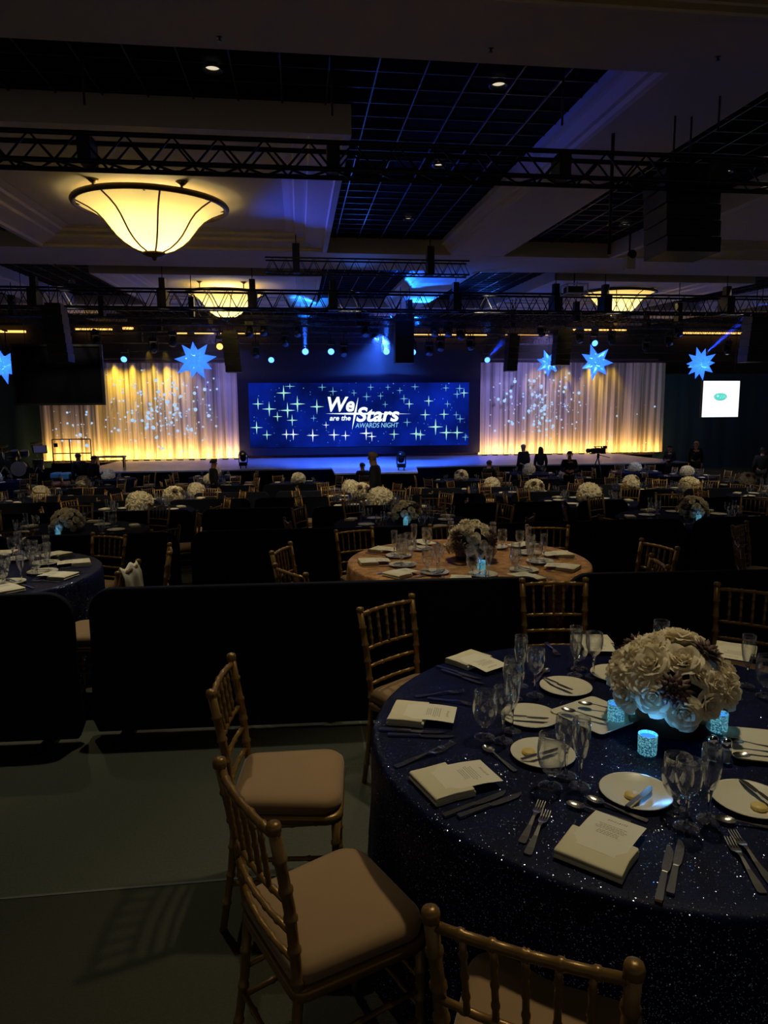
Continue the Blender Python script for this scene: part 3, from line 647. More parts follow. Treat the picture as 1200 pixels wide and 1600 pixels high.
# recessed downlights
def make_down():
    t = thing('recessed_downlight', 'x', 'ceiling light')
    q = MB(); q.lathe([(.075, .03), (.08, -.02), (.105, -.03), (.11, -.015), (.11, .0)], 20); q.build('trim_ring', M_gridbar, t)
    q = MB(); q.lathe([(.078, .012), (.001, .0)], 20); q.build('lamp', E('halogen', (1, .86, .6), .75), t)
    return register(t)
down = make_down(); fd = True
for px, py, w in ((332, 106, 'in the dark grid in front of the chandelier'), (779, 131, 'in the dark grid nearest the wide beam'), (686, 257, 'just under the nearest truss line'), (638, 341, 'in the dark grid beside the chandelier coffer'), (602, 386, 'at the far end of the dark grid by the chandelier coffer'), (1135, 267, 'above the big speaker stack'), (976, 350, 'beside the hanging black pole'), (890, 392, 'before the second cross beam, past the wide beam'), (112, 440, 'beyond the second cross beam on the drum kit side')):
    p = atc(px, py, .28); o = down if fd else copy_tree(down); fd = False
    o.location = p; o['label'] = 'small round ceiling downlight '+w; o['group'] = 'ceiling downlights'
# odds and ends in the rig
p0 = atc(955, 300, .2); r, _ = atf(955, 300, 8.6)
q = MB(); z0 = atf(955, 398, 8.6)[1]; q.path([(0, 0, z0-3), (0, 0, cz(8.6)+.3-3)], .022, 8); tag(q.build('hanging_pole', M_metal_b, None, room(r, 8.6, 3)), 'thin black pole hanging down through the nearest truss', 'pole')
r, z = atf(897, 453, 19.2)
t = thing('caged_projector', 'small projector in a pale square cage under the second cross beam', 'projector', room(r, 19.2, z), YAW)
q = MB()
for sx in (-1, 1):
    for sy in (-1, 1): q.box((sx*.29, sy*.25, 0), (.03, .03, .27))
for sz in (-1, 1):
    for s in (-1, 1): q.box((0, s*.25, sz*.125), (.6, .03, .03)); q.box((s*.29, 0, sz*.125), (.03, .5, .03))
q.build('cage', M_white, t); q = MB(); q.box((-.02, 0, -.02), (.44, .36, .18)); q.path([(.1, -.18, -.02), (.1, -.23, -.02)], .05, 12); q.build('projector_body', M_metal_b, t)
q = MB(); q.path([(0, 0, .13), (0, 0, cz(19.2)-z+.3)], .02, 6); q.build('hanging_rod', M_metal_b, t)
r, z = atf(983, 412, 15.0)
t = thing('ceiling_projector', 'pale boxed device hanging on a stub below the second cross beam', 'projector', room(r, 15.0, z), YAW)
q = MB(); q.box((0, 0, 0), (.19, .2, .26)); q.build('housing', M_soffit, t); q = MB(); q.ball((.03, -.06, .18), .10, 12, 8); q.build('lamp_dome', M_metal_b, t); q = MB(); q.path([(0, 0, .1), (0, 0, cz(15)+.3-z)], .02, 6); q.build('stub_pipe', M_metal_b, t)

# ================================================================ furniture kinds
def bamboo(q, pts, r, nodes, n=8, taper=None):
    """turned rod with raised rings: pts polyline, nodes = list of lengths fractions"""
    pts = [Vector(p) for p in pts]; seg = [(b_-a).length for a, b_ in zip(pts, pts[1:])]; T = sum(seg)
    def pos(u):
        d = u*T
        for i, s in enumerate(seg):
            if d <= s or i == len(seg)-1: return pts[i].lerp(pts[i+1], d/s)
            d -= s
    us = [(0, 1), (1, 1)]
    for k in nodes:
        e_ = .004/T; us += [(k-2.2*e_, .96), (k-e_, 1.22), (k+e_, 1.22), (k+2.2*e_, .96)]
    c = 0
    for s in seg[:-1]: c += s; us.append((c/T, 1))
    us = sorted(u for u in us if 0 <= u[0] <= 1)
    tp = taper or (lambda u: 1)
    q.path([pos(u) for u, _ in us], [r*m_*tp(u) for u, m_ in us], n)
def seat_outline(w0, w1, d, n=6, rad=.06):
    pts = []
    for cx, cy, a0 in ((w1/2-rad, d/2-rad, 0), (-w1/2+rad, d/2-rad, pi/2), (-w0/2+rad*.6, -d/2+rad*.6, pi), (w0/2-rad*.6, -d/2+rad*.6, 1.5*pi)):
        rr_ = rad if cy > 0 else rad*.6
        pts += [(cx+rr_*cos(a0+pi/2*i/n), cy+rr_*sin(a0+pi/2*i/n)) for i in range(n+1)]
    return pts
def cushion_mesh(q, n=6):
    o = seat_outline(.37, .41, .40, n, .075); vs = []; k = len(o)
    for s, z in ((.93, .452), (.985, .462), (1.0, .478), (.985, .494), (.93, .507), (.80, .516), (.5, .522), (.02, .524)):
        vs += [(x*s, y*s+.005, z) for x, y in o]
    q.add(vs, [(i*k+j, i*k+(j+1) % k, (i+1)*k+(j+1) % k, (i+1)*k+j) for i in range(7) for j in range(k)]+[tuple(range(k-1, -1, -1)), tuple(range(7*k, 8*k))])
POST = lambda s: [(s*.172, -.235, 0), (s*.168, -.195, .25), (s*.166, -.178, .45), (s*.174, -.200, .68), (s*.183, -.238, .905)]
def back_y(z): return -.178-(z-.45)*.13 if z < .9 else -.238
def chair_parts(det):
    n = 10 if det else 5
    L_ = []
    for s in (-1, 1):
        q = MB(); bamboo(q, POST(s), .0150, [.12, .24, .36, .52, .62, .72, .81, .905] if det else [.36, .72], n, lambda u: .92+.13*u)
        p = Vector(POST(s)[-1]); q.lathe([(.012, -.012), (.0185, -.010), (.0195, .004), (.0165, .014), (.006, .018), (.001, .018)], n, tuple(p)); L_.append(('back_post', q))
    def rail(z, r, lift=0.):
        q = MB(); x = .170+(z-.45)*.028
        bamboo(q, [(-x, back_y(z), z), (-x*.5, back_y(z)-.012, z+lift), (0, back_y(z)-.016, z+lift*1.2), (x*.5, back_y(z)-.012, z+lift), (x, back_y(z), z)], r, [.16, .33, .5, .67, .84] if det else [], n); return q
    L_.append(('top_rail', rail(.882, .0110, .004)))
    for z in (.708, .618, .532): L_.append(('back_rail', rail(z, .0088)))
    for i in range(5):
        x = -.118+.059*i; q = MB(); bamboo(q, [(x*.96, back_y(.708)-.013, .71), (x, back_y(.882)-.013, .882)], .0074, [.22, .5, .78] if det else [], n if det else 4); L_.append(('spindle', q))
    q = MB(); o = seat_outline(.38, .42, .405, 4, .06); k = len(o)
    q.add([(x*s, y*s+.005, z) for s, z in ((.97, .418), (1, .422), (1, .446), (.97, .452)) for x, y in o], [(i*k+j, i*k+(j+1) % k, (i+1)*k+(j+1) % k, (i+1)*k+j) for i in range(3) for j in range(k)]+[tuple(range(k-1, -1, -1)), tuple(range(3*k, 4*k))]); L_.append(('seat_frame', q))
    for s in (-1, 1):
        q = MB(); bamboo(q, [(s*.180, .178, 0), (s*.182, .180, .425)], .0145, [.2, .4, .6, .8] if det else [], n, lambda u: .85+.15*u); L_.append(('front_leg', q))
    for z in (.18, .27):
        for s in (-1, 1):
            q = MB(); bamboo(q, [(s*.170, -.205+.02*(z-.18), z), (s*.181, .179, z+.01)], .0085, [.25, .5, .75] if det else [], n if det else 4); L_.append(('side_stretcher', q))
    for z in (.225, .315) if det else (.225,):
        q = MB(); bamboo(q, [(-.181, .179, z), (.181, .179, z)], .0085, [.25, .5, .75] if det else [], n if det else 4); L_.append(('front_stretcher', q))
    q = MB(); bamboo(q, [(-.169, -.203, .20), (.169, -.203, .20)], .0085, [.25, .5, .75] if det else [], n if det else 4); L_.append(('back_stretcher', q))
    return L_
def make_chair(det):
    t = thing('bamboo_chair', 'x', 'chair')
    if det:
        for nme, q in chair_parts(True): q.build(nme, M_gold, t)
    else:
        q = MB()
        for _, p in chair_parts(False): q.add(p.v, p.f)
        q.build('frame', M_gold, t)
    q = MB(); cushion_mesh(q, 6 if det else 3); q.build('seat_cushion', M_cush, t)
    return register(t)
CHAIR = {True: make_chair(True), False: make_chair(False)}; used = set()
def clone(store, key, loc, rz, label, group=None):
    if (id(store), key) in used: return dup(store[key], loc, rz, label, group)
    used.add((id(store), key)); o = store[key]; o.location = loc; o.rotation_euler = (0, 0, rz); o['label'] = label
    if group: o['group'] = group
    return o
def chair(x, y, face, label, group=None, det=True, z=None):
    """face: heading of the sitter (radians, world)"""
    if z is None: z = fz(rf((x, y))[1])
    return clone(CHAIR, det, (x, y, z), face-pi/2, label, group)

# tableware
def glass_profiles():
    G = {}
    G['water_goblet'] = dict(foot=[(.001, .004), (.012, .006), (.030, .003), (.036, .0015), (.036, 0)], stem=[(.012, .006), (.008, .014), (.011, .022), (.008, .032), (.012, .042)], bowl=[(.002, .041), (.012, .042), (.025, .052), (.036, .072), (.0415, .096), (.0415, .118), (.038, .145), (.0365, .163), (.0355, .1635), (.0365, .145), (.0398, .118), (.0398, .096), (.034, .073), (.022, .055), (.002, .048)])
    G['wine_glass'] = dict(foot=[(.001, .004), (.010, .006), (.028, .003), (.034, .0015), (.034, 0)], stem=[(.008, .006), (.0045, .02), (.004, .06), (.006, .085), (.010, .092)], bowl=[(.002, .091), (.010, .092), (.022, .103), (.032, .124), (.0355, .148), (.0345, .172), (.033, .190), (.0322, .1905), (.033, .172), (.034, .148), (.030, .125), (.018, .106), (.002, .097)])
    G['champagne_flute'] = dict(foot=[(.001, .004), (.010, .006), (.027, .003), (.032, .0015), (.032, 0)], stem=[(.008, .006), (.0045, .02), (.0042, .055), (.006, .075), (.008, .082)], bowl=[(.002, .080), (.008, .082), (.016, .098), (.023, .128), (.0265, .160), (.0265, .188), (.025, .212), (.0242, .2125), (.0255, .188), (.0252, .160), (.021, .128), (.012, .102), (.002, .090)])
    return G
GP = glass_profiles(); GL = {}
CATG = {'water_goblet': 'glass', 'wine_glass': 'glass', 'champagne_flute': 'glass'}
def make_glass(k, det):
    g = GP[k]
    if det:
        t = thing(k, 'x', 'glass')
        for p in ('foot', 'stem', 'bowl'):
            q = MB(); q.lathe(g[p], 28); q.build(p, M_solid if p == 'stem' else M_glass, t)
        return register(t)
    q = MB(); out = [(r, z) for r, z in g['foot'][::-1] if r > .002]+[(r, z) for r, z in g['stem'][1:-1]]+[(r, z) for r, z in g['bowl'][1:8]]
    q.lathe(out, 10); o = q.build(k, M_glass); return tag(o, 'x', 'glass')
for k in GP:
    GL[k, True] = make_glass(k, True); GL[k, False] = make_glass(k, False)
NG = {}
def glass(k, det, loc, label, group=None):
    return clone(GL, (k, det), loc, random.uniform(0, 6), label, group)
def single(name, q, mat, label, cat):
    return tag(q.build(name, mat), label, cat)
ST = {}
def proto(key, o): ST[key] = register(o); return o
# bread plate
q = MB(); q.lathe([(.001, .003), (.060, .003), (.072, .006), (.098, .014), (.102, .0155), (.1025, .013), (.098, .011), (.07, .002), (.055, 0), (.001, 0)], 40); proto('plate', single('bread_plate', q, M_china, 'x', 'plate'))
# square platter
q = MB(); sq = [(.5, .5), (-.5, .5), (-.5, -.5), (.5, -.5)]; vs = []
def rsq(a, rd=.02, n=4):
    return [(sx*(a-rd)+rd*cos(t0+pi/2*i/n), sy*(a-rd)+rd*sin(t0+pi/2*i/n)) for sx, sy, t0 in ((1, 1, 0), (-1, 1, pi/2), (-1, -1, pi), (1, -1, 1.5*pi)) for i in range(n+1)]
lp = [[(x, y, z) for x, y in rsq(a)] for a, z in ((.08, 0), (.10, .001), (.118, .013), (.12, .016), (.117, .0165), (.098, .006), (.02, .005))]
k = len(lp[0]); q.add([p for l in lp for p in l], [(i*k+j, i*k+(j+1) % k, (i+1)*k+(j+1) % k, (i+1)*k+j) for i in range(6) for j in range(k)]+[tuple(range(6*k, 7*k)), tuple(range(k-1, -1, -1))]); proto('platter', single('square_platter', q, M_china, 'x', 'plate'))
# butter pat
q = MB(); q.lathe([(.001, 0), (.019, 0), (.0215, .003), (.0215, .008), (.019, .011), (.001, .0115)], 20); proto('butter', single('butter_pat', q, M_butter, 'x', 'butter'))
# cutlery, along +y from handle end
def hz(y): return .0035+.010*max(0, 1-abs(y-.125)/.04)*.55
q = MB(); q.strip([(0, .0, .0075, .001), (0, .004, .0105, .001), (0, .03, .0098, .0015), (0, .08, .0055, .004), (0, .12, .0038, .0095), (0, .135, .006, .0095), (0, .148, .0118, .006), (0, .160, .0125, .0045)], .0022)
for i in range(4):
    x = -.0098+.00653*i; q.strip([(x, .156, .0024, .0045), (x*1.02, .175, .0019, .004), (x*1.05, .195, .0015, .0075), (x*1.05, .203, .0008, .0095)], .0018)
proto('fork', single('dinner_fork', q, M_silver, 'x', 'fork'))
q = MB(); q.strip([(0, 0, .0075, .001), (0, .004, .009, .001), (0, .05, .0078, .001), (0, .108, .0066, .001), (0, .112, .0056, .0016)], .0062)
q.strip([(0, .110, .0062, .003), (.001, .13, .0098, .003), (.0015, .17, .0105, .003), (.001, .205, .009, .003), (-.003, .222, .005, .003), (-.006, .23, .001, .003)], .0014); proto('knife', single('dinner_knife', q, M_silver, 'x', 'knife'))
q = MB(); q.strip([(0, 0, .006, .001), (0, .004, .0085, .001), (0, .03, .0078, .0015), (0, .08, .004, .0045), (0, .112, .003, .0085), (0, .125, .004, .0085)], .002)
def bowl_(u, v):
    a = 2*pi*u; r = v; x = .0175*r*cos(a)*(1-.12*sin(a)); y = .147+.026*r*sin(a); z = .0025+.0065*r*r; return (x, y, z)
q.grid(bowl_, 20, 5); q.grid(lambda u, v: (lambda p: (p[0]*.97, p[1], p[2]+.0012))(bowl_(-u, v)), 20, 5); proto('spoon', single('teaspoon', q, M_silver, 'x', 'spoon'))
q = MB(); q.strip([(0, 0, .0065, 0), (0, .05, .007, 0), (0, .075, .0055, .0005)], .005); q.strip([(0, .073, .0055, .001), (.001, .09, .0085, .001), (.001, .13, .0088, .001), (-.002, .148, .005, .001), (-.004, .152, .001, .001)], .0012); proto('bknife', single('butter_knife', q, M_silver, 'x', 'knife'))
# folded napkin: ribbon folded over itself, +y points to the table centre
def napkin_mesh(w, d, hs=.72):
    q = MB(); path = []; hd = d/2
    def arc(yc, zc, r, a0, a1, n=6): return [(yc+r*cos(a0+(a1-a0)*i/n), zc+r*sin(a0+(a1-a0)*i/n)) for i in range(n+1)]
    path += [(hd*.96, .0035), (0, .0035)]+arc(-hd+.008, .0085, .005, -pi/2, -3*pi/2)+[(0, .0135)]+arc(hd-.008, .018, .0045, -pi/2, pi/2)+[(0, .0225)]+arc(-hd+.010, .0275, .005, -pi/2, -3*pi/2)+[(0, .033), (hd*.9, .0325)]
    th_ = .0034; k = len(path); L2 = []
    for i in range(k):
        a = Vector(path[max(0, i-1)]); b_ = Vector(path[min(k-1, i+1)]); t_ = (b_-a).normalized(); nn_ = Vector((-t_.y, t_.x)); p = Vector(path[i]); L2.append((p+nn_*th_*.9, p-nn_*th_*.9))
    prof = [a for a, _ in L2]+[b_ for _, b_ in L2][::-1]; kk = len(prof); xs = [-w/2, -w/2+.004, -w/6, w/6, w/2-.004, w/2]
    vs = []
    for j, x in enumerate(xs):
        for i, p in enumerate(prof): vs.append((x+.002*sin(p[0]*60+j), p[0]+(.001*sin(3*j) if 0 < j < 5 else 0), max(.0004, p[1]*(.93 if j in (0, 5) else 1)+.0014*sin(j*1.9+p[0]*22)*(p[1]/.033))))
    q.add(vs, [(j*kk+i, j*kk+(i+1) % kk, (j+1)*kk+(i+1) % kk, (j+1)*kk+i) for j in range(5) for i in range(kk)])
    for j in (0, 5):
        for i in range(k-1):
            a = (j*kk+i, j*kk+i+1, j*kk+kk-2-i, j*kk+kk-1-i); b0 = len(q.v)-len(vs); q.f.append(tuple(b0+x for x in (a if j else a[::-1]))); q.sm.append(False)
    return q
proto('napkin', single('folded_napkin', napkin_mesh(.168, .135), M_napkin, 'x', 'napkin'))
q = MB(); q.box((0, 0, .016), (.155, .13, .03)); proto('napkin_far', single('folded_napkin', napkin_mesh(.165, .12), M_napkin, 'x', 'napkin'))
# menu card slid into the napkin
def make_card():
    t = thing('menu_card', 'x', 'menu card')
    q = MB(); q.strip([(0, -.012, .068, .0352), (0, .05, .068, .036), (0, .11, .068, .034), (0, .168, .068, .027)], .0008); q.build('card', M_card, t)
    rnd = random.Random(3); q = MB(); g2 = MB()
    def zz(y): return .0368 if y < .05 else (.0368-(y-.05)/.06*.002 if y < .11 else .0348-(y-.11)/.055*.007)
    for i, y in enumerate((.066, .073, .080, .090, .097, .104, .112)):
        wd = rnd.uniform(.024, .042); x = -wd
        while x < wd:
            l = rnd.uniform(.004, .010); q.add([(x, y, zz(y)+.0004), (min(x+l, wd), y, zz(y)+.0004), (min(x+l, wd), y+.002, zz(y+.002)+.0004), (x, y+.002, zz(y+.002)+.0004)], [(0, 1, 2, 3)], False); x += l+.002
    x = -.024
    while x < .026:
        l = rnd.uniform(.003, .006); h_ = rnd.uniform(.005, .009); y = .137+rnd.uniform(-.001, .001); g2.add([(x, y, zz(y)+.0004), (x+l*.5, y, zz(y)+.0004), (x+l, y+h_, zz(y+h_)+.0004), (x+l*.5, y+h_, zz(y+h_)+.0004)], [(0, 1, 2, 3)], False); x += l+.0012
    q.build('printed_text', M_ink, t); g2.build('printed_heading', M_gold_ink, t)
    return t
proto('card', make_card())
for k_ in ('napkin', 'napkin_far', 'card'): ST[k_].scale = (1, 1, .7)
def item(key, loc, rz, label, group=None): return clone(ST, key, loc, rz, label, group)

# flowers
def rose_mesh(seed, seg=5, rings=((3, .0085, .026, .1), (3, .0135, .029, .25), (4, .020, .031, .4), (5, .0275, .031, .6), (5, .035, .028, .85), (6, .042, .021, 1.15))):
    rnd = random.Random(seed); q = MB(); q.path([(0, 0, .004), (0, 0, .016), (.001, 0, .026)], [.008, .011, .004], 8)
    for n, r, h, op in rings:
        o_ = rnd.uniform(0, 6)
        for i in range(n):
            a0 = o_+2*pi*i/n+rnd.uniform(-.1, .1); w = 2*pi/n*.80; hh = h*rnd.uniform(.9, 1.1); rr_ = r*rnd.uniform(.93, 1.07); cu = rnd.uniform(.7, 1.3); tl_ = rnd.uniform(-.003, .003)
            def f(u, v):
                a = a0+(u-.5)*2*w*(.55+.45*sin(pi*min(1, v*.9+.1))); e_ = 1-.38*abs(2*u-1)**2.5*v
                rad_ = rr_*(.42+.58*v**.7)+.0055*cu*op*max(0, v-.62)**2*8; z = hh*e_*(v**.8)-.003*op*cu*max(0, v-.75)*4+tl_*v+.002*sin(u*9+seed+i)*v*v-.012*(r/.043)
                return (rad_*cos(a), rad_*sin(a), z+.006)
            q.grid(f, seg, seg)
    return q.mesh('rose', M_rose)
ROSES = [rose_mesh(i) for i in range(4)]
ROSE_LO = [rose_mesh(9+i, 2, ((3, .016, .022, .4), (5, .030, .022, .8), (6, .043, .014, 1.2))) for i in range(2)]
def succ_mesh():
    q = MB()
    for n, r, el in ((6, .020, 1.25), (8, .034, .85), (9, .046, .45), (9, .052, .1)):
        for i in range(n):
            a = 2*pi*i/n+r*40; d = Vector((cos(a)*cos(el), sin(a)*cos(el), sin(el))); s = Vector((-sin(a), cos(a), 0)); u = d.cross(s)
            q.add([d*.006, d*r*.55+s*.010+u*-.001, d*r, d*r*.55-s*.010+u*-.001, d*r*.55+u*-.004, d*r*.5+u*.003], [(0, 1, 5), (0, 5, 3), (1, 2, 5), (5, 2, 3), (0, 4, 1), (0, 3, 4), (1, 4, 2), (4, 3, 2)])
    return q.mesh('succulent', M_succ)
SUCC = succ_mesh()
def arrangement(loc, rz, label, nr, R, hgt, vase_r, lo=False, succ=(), group=None, seed=0, squash=1.0, rs=1.0, low=1.30):
    t = thing('flower_arrangement', label, 'flowers', loc, rz, group)
    rnd = random.Random(seed)
    q = MB(); q.lathe([(.001, .001), (vase_r*.96, .001), (vase_r, .006), (vase_r, hgt), (vase_r*.95, hgt), (vase_r*.95, hgt-.02), (.001, hgt-.02)], 32 if not lo else 12); q.build('vase', M_vase, t)
    c0 = Vector((0, 0, hgt-.01)); sd = []
    for az, el in succ:
        d = Vector((cos(az)*cos(el), sin(az)*cos(el), sin(el))); sd.append(d)
        put('succulent', SUCC, t, c0+Vector((d.x*R, d.y*R, d.z*R*squash))+d*.022, d.to_track_quat('Z', 'Y').to_euler(), 1.3 if not lo else 1.35)
    n0 = int(nr*1.18); merged = MB()
    if not lo:
        q = MB(); q.ball(c0+Vector((0, 0, .02)), (R*.80, R*.80, R*.78*squash), 20, 14); q.build('foliage_core', P('dark foliage', (.02, .022, .016), .9) if 'dark foliage' not in D.materials else D.materials['dark foliage'], t)
    for i in range(n0):
        zf = 1-(i+.5)/n0*low; rad_ = sqrt(max(0, 1-zf*zf)); a = i*2.39996+rnd.uniform(-.12, .12)
        d = Vector((cos(a)*rad_, sin(a)*rad_, zf))
        if any((d-s).length < (.30 if lo else .36) for s in sd): continue
        p = c0+Vector((d.x*R, d.y*R, d.z*R*squash+.01))*rnd.uniform(.93, 1.03); eu = (d+Vector((rnd.uniform(-.15, .15), rnd.uniform(-.15, .15), .12))).to_track_quat('Z', 'Y').to_euler(); sc = rnd.uniform(.85, 1.15)*rs
        if not lo: put('rose', ROSES[i % 4], t, p, eu, sc)
        else:
            me = ROSE_LO[i % 2]; Mx = Matrix.LocRotScale(p, eu, (sc*1.6,)*3)
            merged.add([Mx @ v_.co for v_ in me.vertices], [tuple(f_.vertices) for f_ in me.polygons])
    if lo:
        merged.ball(c0+Vector((0, 0, .01)), (R*.82, R*.82, R*.8*squash), 10, 6); tag(merged.build('roses', M_rose, t), kind='stuff')
    return t
def cloth_mesh(R, H, n, nf, amp, mat, name, seed=0):
    rnd = random.Random(seed); ph = [rnd.uniform(0, 6.3) for _ in range(3)]; q = MB()
    prof = [(.002, H), (R*.35, H), (R*.7, H), (R*.93, H), (R-.022, H-.0003), (R-.010, H-.003), (R-.002, H-.011), (R+.002, H-.026), (R+.006, H-.07), (R+.008, H-.16), (R+.010, H-.32), (R+.014, H-.5), (R+.02, H-.66), (R+.022, .004)]
    def wob(r, z, t):
        d = max(0, (H-.03-z))/H; w = sin(nf*t+ph[0]+.6*sin(3*t+ph[1]))+.5*sin(nf*1.7*t+ph[2]); w = max(-1.0, w); return r+amp*w*min(1, d*1.6)
    q.lathe(prof, n, (0, 0, 0), wob); return q.mesh(name, mat)

# ================================================================ fabric dividers
def divider(p0, p1, h, label, det=True, z0=0.):
    p0, p1 = Vector(p0[:2]), Vector(p1[:2]); d = p1-p0; Lw = d.length; c = (p0+p1)/2
    t = thing('fabric_divider', label, 'divider', (c.x, c.y, z0), math.atan2(d.y, d.x), 'stretch fabric dividers between table rows')
    a, rd = Lw/2, .14; n = 8
    pr = [(-a+.015, .03), (-a-.02, .12), (-a, .45)]+[(-a+rd-rd*cos(pi/2*i/n), h-rd+rd*sin(pi/2*i/n)) for i in range(n+1)]
    pr += [(-x, z) for x, z in pr[::-1]]
    q = MB(); q.prism(pr[::-1], -.025, .025); o = q.build('fabric_panel', M_panel, t)
    bv = o.modifiers.new('soft edge', 'BEVEL'); bv.width = .012; bv.segments = 2; bv.limit_method = 'ANGLE'; bv.angle_limit = radians(50)
    if det:
        for s in (-1, 1):
            q = MB(); q.box((s*(a-.18), 0, .016), (.07, .42, .026)); q.build('foot', M_metal_b, t)
    return t
PT = lambda x, y, z: at(x, y, z)
dl = PT(137, 919, .89); dr = PT(857, 900, .89); d2 = PT(884, 896, .89); d2e = d2+(PT(1200, 890, .89)-d2).normalized()*2.5
a1 = PT(113, 925, .89); a0 = a1-(dr-dl).normalized()*2.5
divider(dl, dr, .89, 'long dark fabric divider behind the pair of chairs beside the carpet')
divider(d2, d2e, .89, 'dark fabric divider behind the big rose centrepiece of the nearest table')
divider(a0, a1, .89, 'dark fabric divider in front of the navy table by the gap with lit carpet')
def rowdiv(f, spans, names):
    for (x0, x1), nm in zip(spans, names):
        z = fz(f); h = .89
        def rr_(x):
            k = (x-600)/FPX; return f*(SA+k*CA)/(CA-k*SA)
        divider(room(rr_(x0), f), room(rr_(x1), f), h, nm, False, z)
rowdiv(6.72, ((-250, 16), (20, 275), (293, 683), (686, 1076), (1088, 1400)),
       ('dark divider behind the navy table, cut off by the hall side', 'dark divider behind the chair draped with a white napkin', 'dark divider behind the pair of chairs left of the champagne table', 'dark divider behind the champagne sequined table and its rose dome', 'dark divider behind the two side-on chairs past the champagne table'))
ORD = ['', 'first', 'second', 'third', 'fourth', 'fifth', 'sixth', 'seventh', 'eighth', 'ninth', 'tenth']
for rw, f, spans in ((3, 10.25, ((-40, 120), (128, 300), (312, 480), (486, 640), (700, 786), (788, 893), (905, 985), (1000, 1190))), (4, 13.6, ((-20, 110), (120, 250), (262, 390), (396, 520), (640, 760), (800, 905), (960, 1060), (1072, 1180))), (5, 16.9, ((60, 170), (180, 285), (300, 420), (430, 520), (620, 725), (745, 850), (870, 960), (1010, 1110))), (6, 20.2, ((100, 190), (200, 285), (300, 400), (410, 500), (690, 780), (800, 880), (900, 985), (1000, 1080)))):
    rowdiv(f, spans, ['dark divider, %s from the drum kit side, behind the %s row of tables' % (ORD[i+1], ORD[rw]) for i in range(len(spans))])

# ================================================================ the nearest table
TZ = .7655; T1 = Vector((.872, 2.275, 0))
c1 = tag(put('banquet_table', cloth_mesh(.918, .7635, 160, 15, .020, M_navy, 'navy sequin tablecloth', 3), None, tuple(T1)), 'nearest round table under a floor-length navy sequined cloth', 'table')
def capchair(a, b_, label, toward, det=True, z=0.):
    for _ in range(6):
        A_, B_ = at(a[0], a[1], z+.915), at(b_[0], b_[1], z+.915); m_ = (A_+B_)/2; z = fz(rf(m_)[1])
    d = (B_-A_); nrm = Vector((-d.y, d.x, 0)).normalized()
    tw_ = toward
    if nrm.dot(Vector((toward[0]-m_.x, toward[1]-m_.y, 0))) < 0: nrm = -nrm
    p = m_+nrm*.238; v_ = Vector((p.x-tw_[0], p.y-tw_[1], 0)); dm = 1.185
    if v_.length < dm and toward is not T1: p = Vector((tw_[0], tw_[1], 0))+v_*(dm/v_.length)
    return chair(p.x, p.y, math.atan2(nrm.y, nrm.x), label, 'gold chairs around the nearest table' if toward is T1 else None, det, z)
capchair((345, 1190), (424, 1285), 'gold bamboo-style chair with tan cushion, its back overlapping the chair behind it', T1)
capchair((329, 1082), (362, 1022), 'gold bamboo-style chair with tan cushion beside the open carpet, nearer the divider', T1)
capchair((557, 952), (648, 928), 'gold bamboo-style chair standing before the long divider, seat under the navy table', T1)
capchair((812, 905), (919, 904), 'gold bamboo-style chair facing the camera across the gap between dividers', T1)
capchair((1128, 912), (1232, 924), 'gold bamboo-style chair behind the big roses, half cut by the frame', T1)
capchair((677, 1424), (986, 1507), 'gold bamboo-style chair nearest the camera, only its back and cushion seen', T1)
def seg(p, q_, z=TZ):
    A_, B_ = at(p[0], p[1], z), at(q_[0], q_[1], z); d = B_-A_; return A_, math.atan2(d.y, d.x)-pi/2, d.length
GN = 'folded napkins on the nearest table'
for (fx, fy), (tx, ty), w in (((914, 1356), (966, 1284), 'nearest the camera, in front of the butter plate'), ((656, 1233), (758, 1206), 'at the cloth edge between the two open chairs'), ((609, 1112), (712, 1121), 'at the cloth edge by the side-on knives'), ((714, 1024), (792, 1050), 'at the far edge, nearest the divider'), ((921, 994), (945, 1030), 'behind the two tall wine glasses'), ((1152, 1008), (1140, 1045), 'behind the roses beside the flute')):
    A_, rz, ln = seg((fx, fy), (tx, ty), TZ+.012); A_.z = TZ; di = Vector((-sin(rz), cos(rz), 0)); c = A_+di*.072
    item('napkin', c, rz, 'thick folded ivory napkin '+w, GN); item('card', c+Vector((0, 0, 0)), rz+random.uniform(-.08, .08), 'printed ivory menu card on the napkin '+w, 'menu cards on the nearest table')
def cut(key, a, b_, label, grp, dz=0.):
    A_, rz, ln = seg(a, b_, TZ+dz); A_.z = TZ+dz; item(key, A_, rz, label, grp)
GF, GK, GS = 'forks on the nearest table', 'knives on the nearest table', 'spoons on the nearest table'
cut('fork', (824, 1336), (862, 1255), 'fork at the table edge with its tines towards the goblet', GF); cut('fork', (815, 1318), (850, 1250), 'darker fork half under the fork near the goblet', GF)
cut('fork', (1192, 1397), (1138, 1313), 'shiny fork beside the pair of blue-lit knives', GF); cut('fork', (1208, 1384), (1156, 1318), 'outer shiny fork running out of the frame', GF)
cut('fork', (617, 1199), (714, 1166), 'fork lying above the open napkin by the two open chairs', GF); cut('fork', (634, 1192), (724, 1158), 'second fork tucked behind the fork above the open napkin', GF)
cut('fork', (648, 1089), (735, 1081), 'fork glinting blue above the napkin at the cloth edge', GF); cut('fork', (853, 1004), (884, 1040), 'fork lying behind the wine glasses near the far edge', GF)
cut('fork', (668, 1091), (716, 1099), 'short glinting fork beside the blue-lit fork', GF)
cut('knife', (1029, 1410), (1050, 1310), 'knife with blue-lit blade, left of the pair at the table edge', GK); cut('knife', (1047, 1399), (1066, 1306), 'knife with blue-lit blade, right of the pair at the table edge', GK)
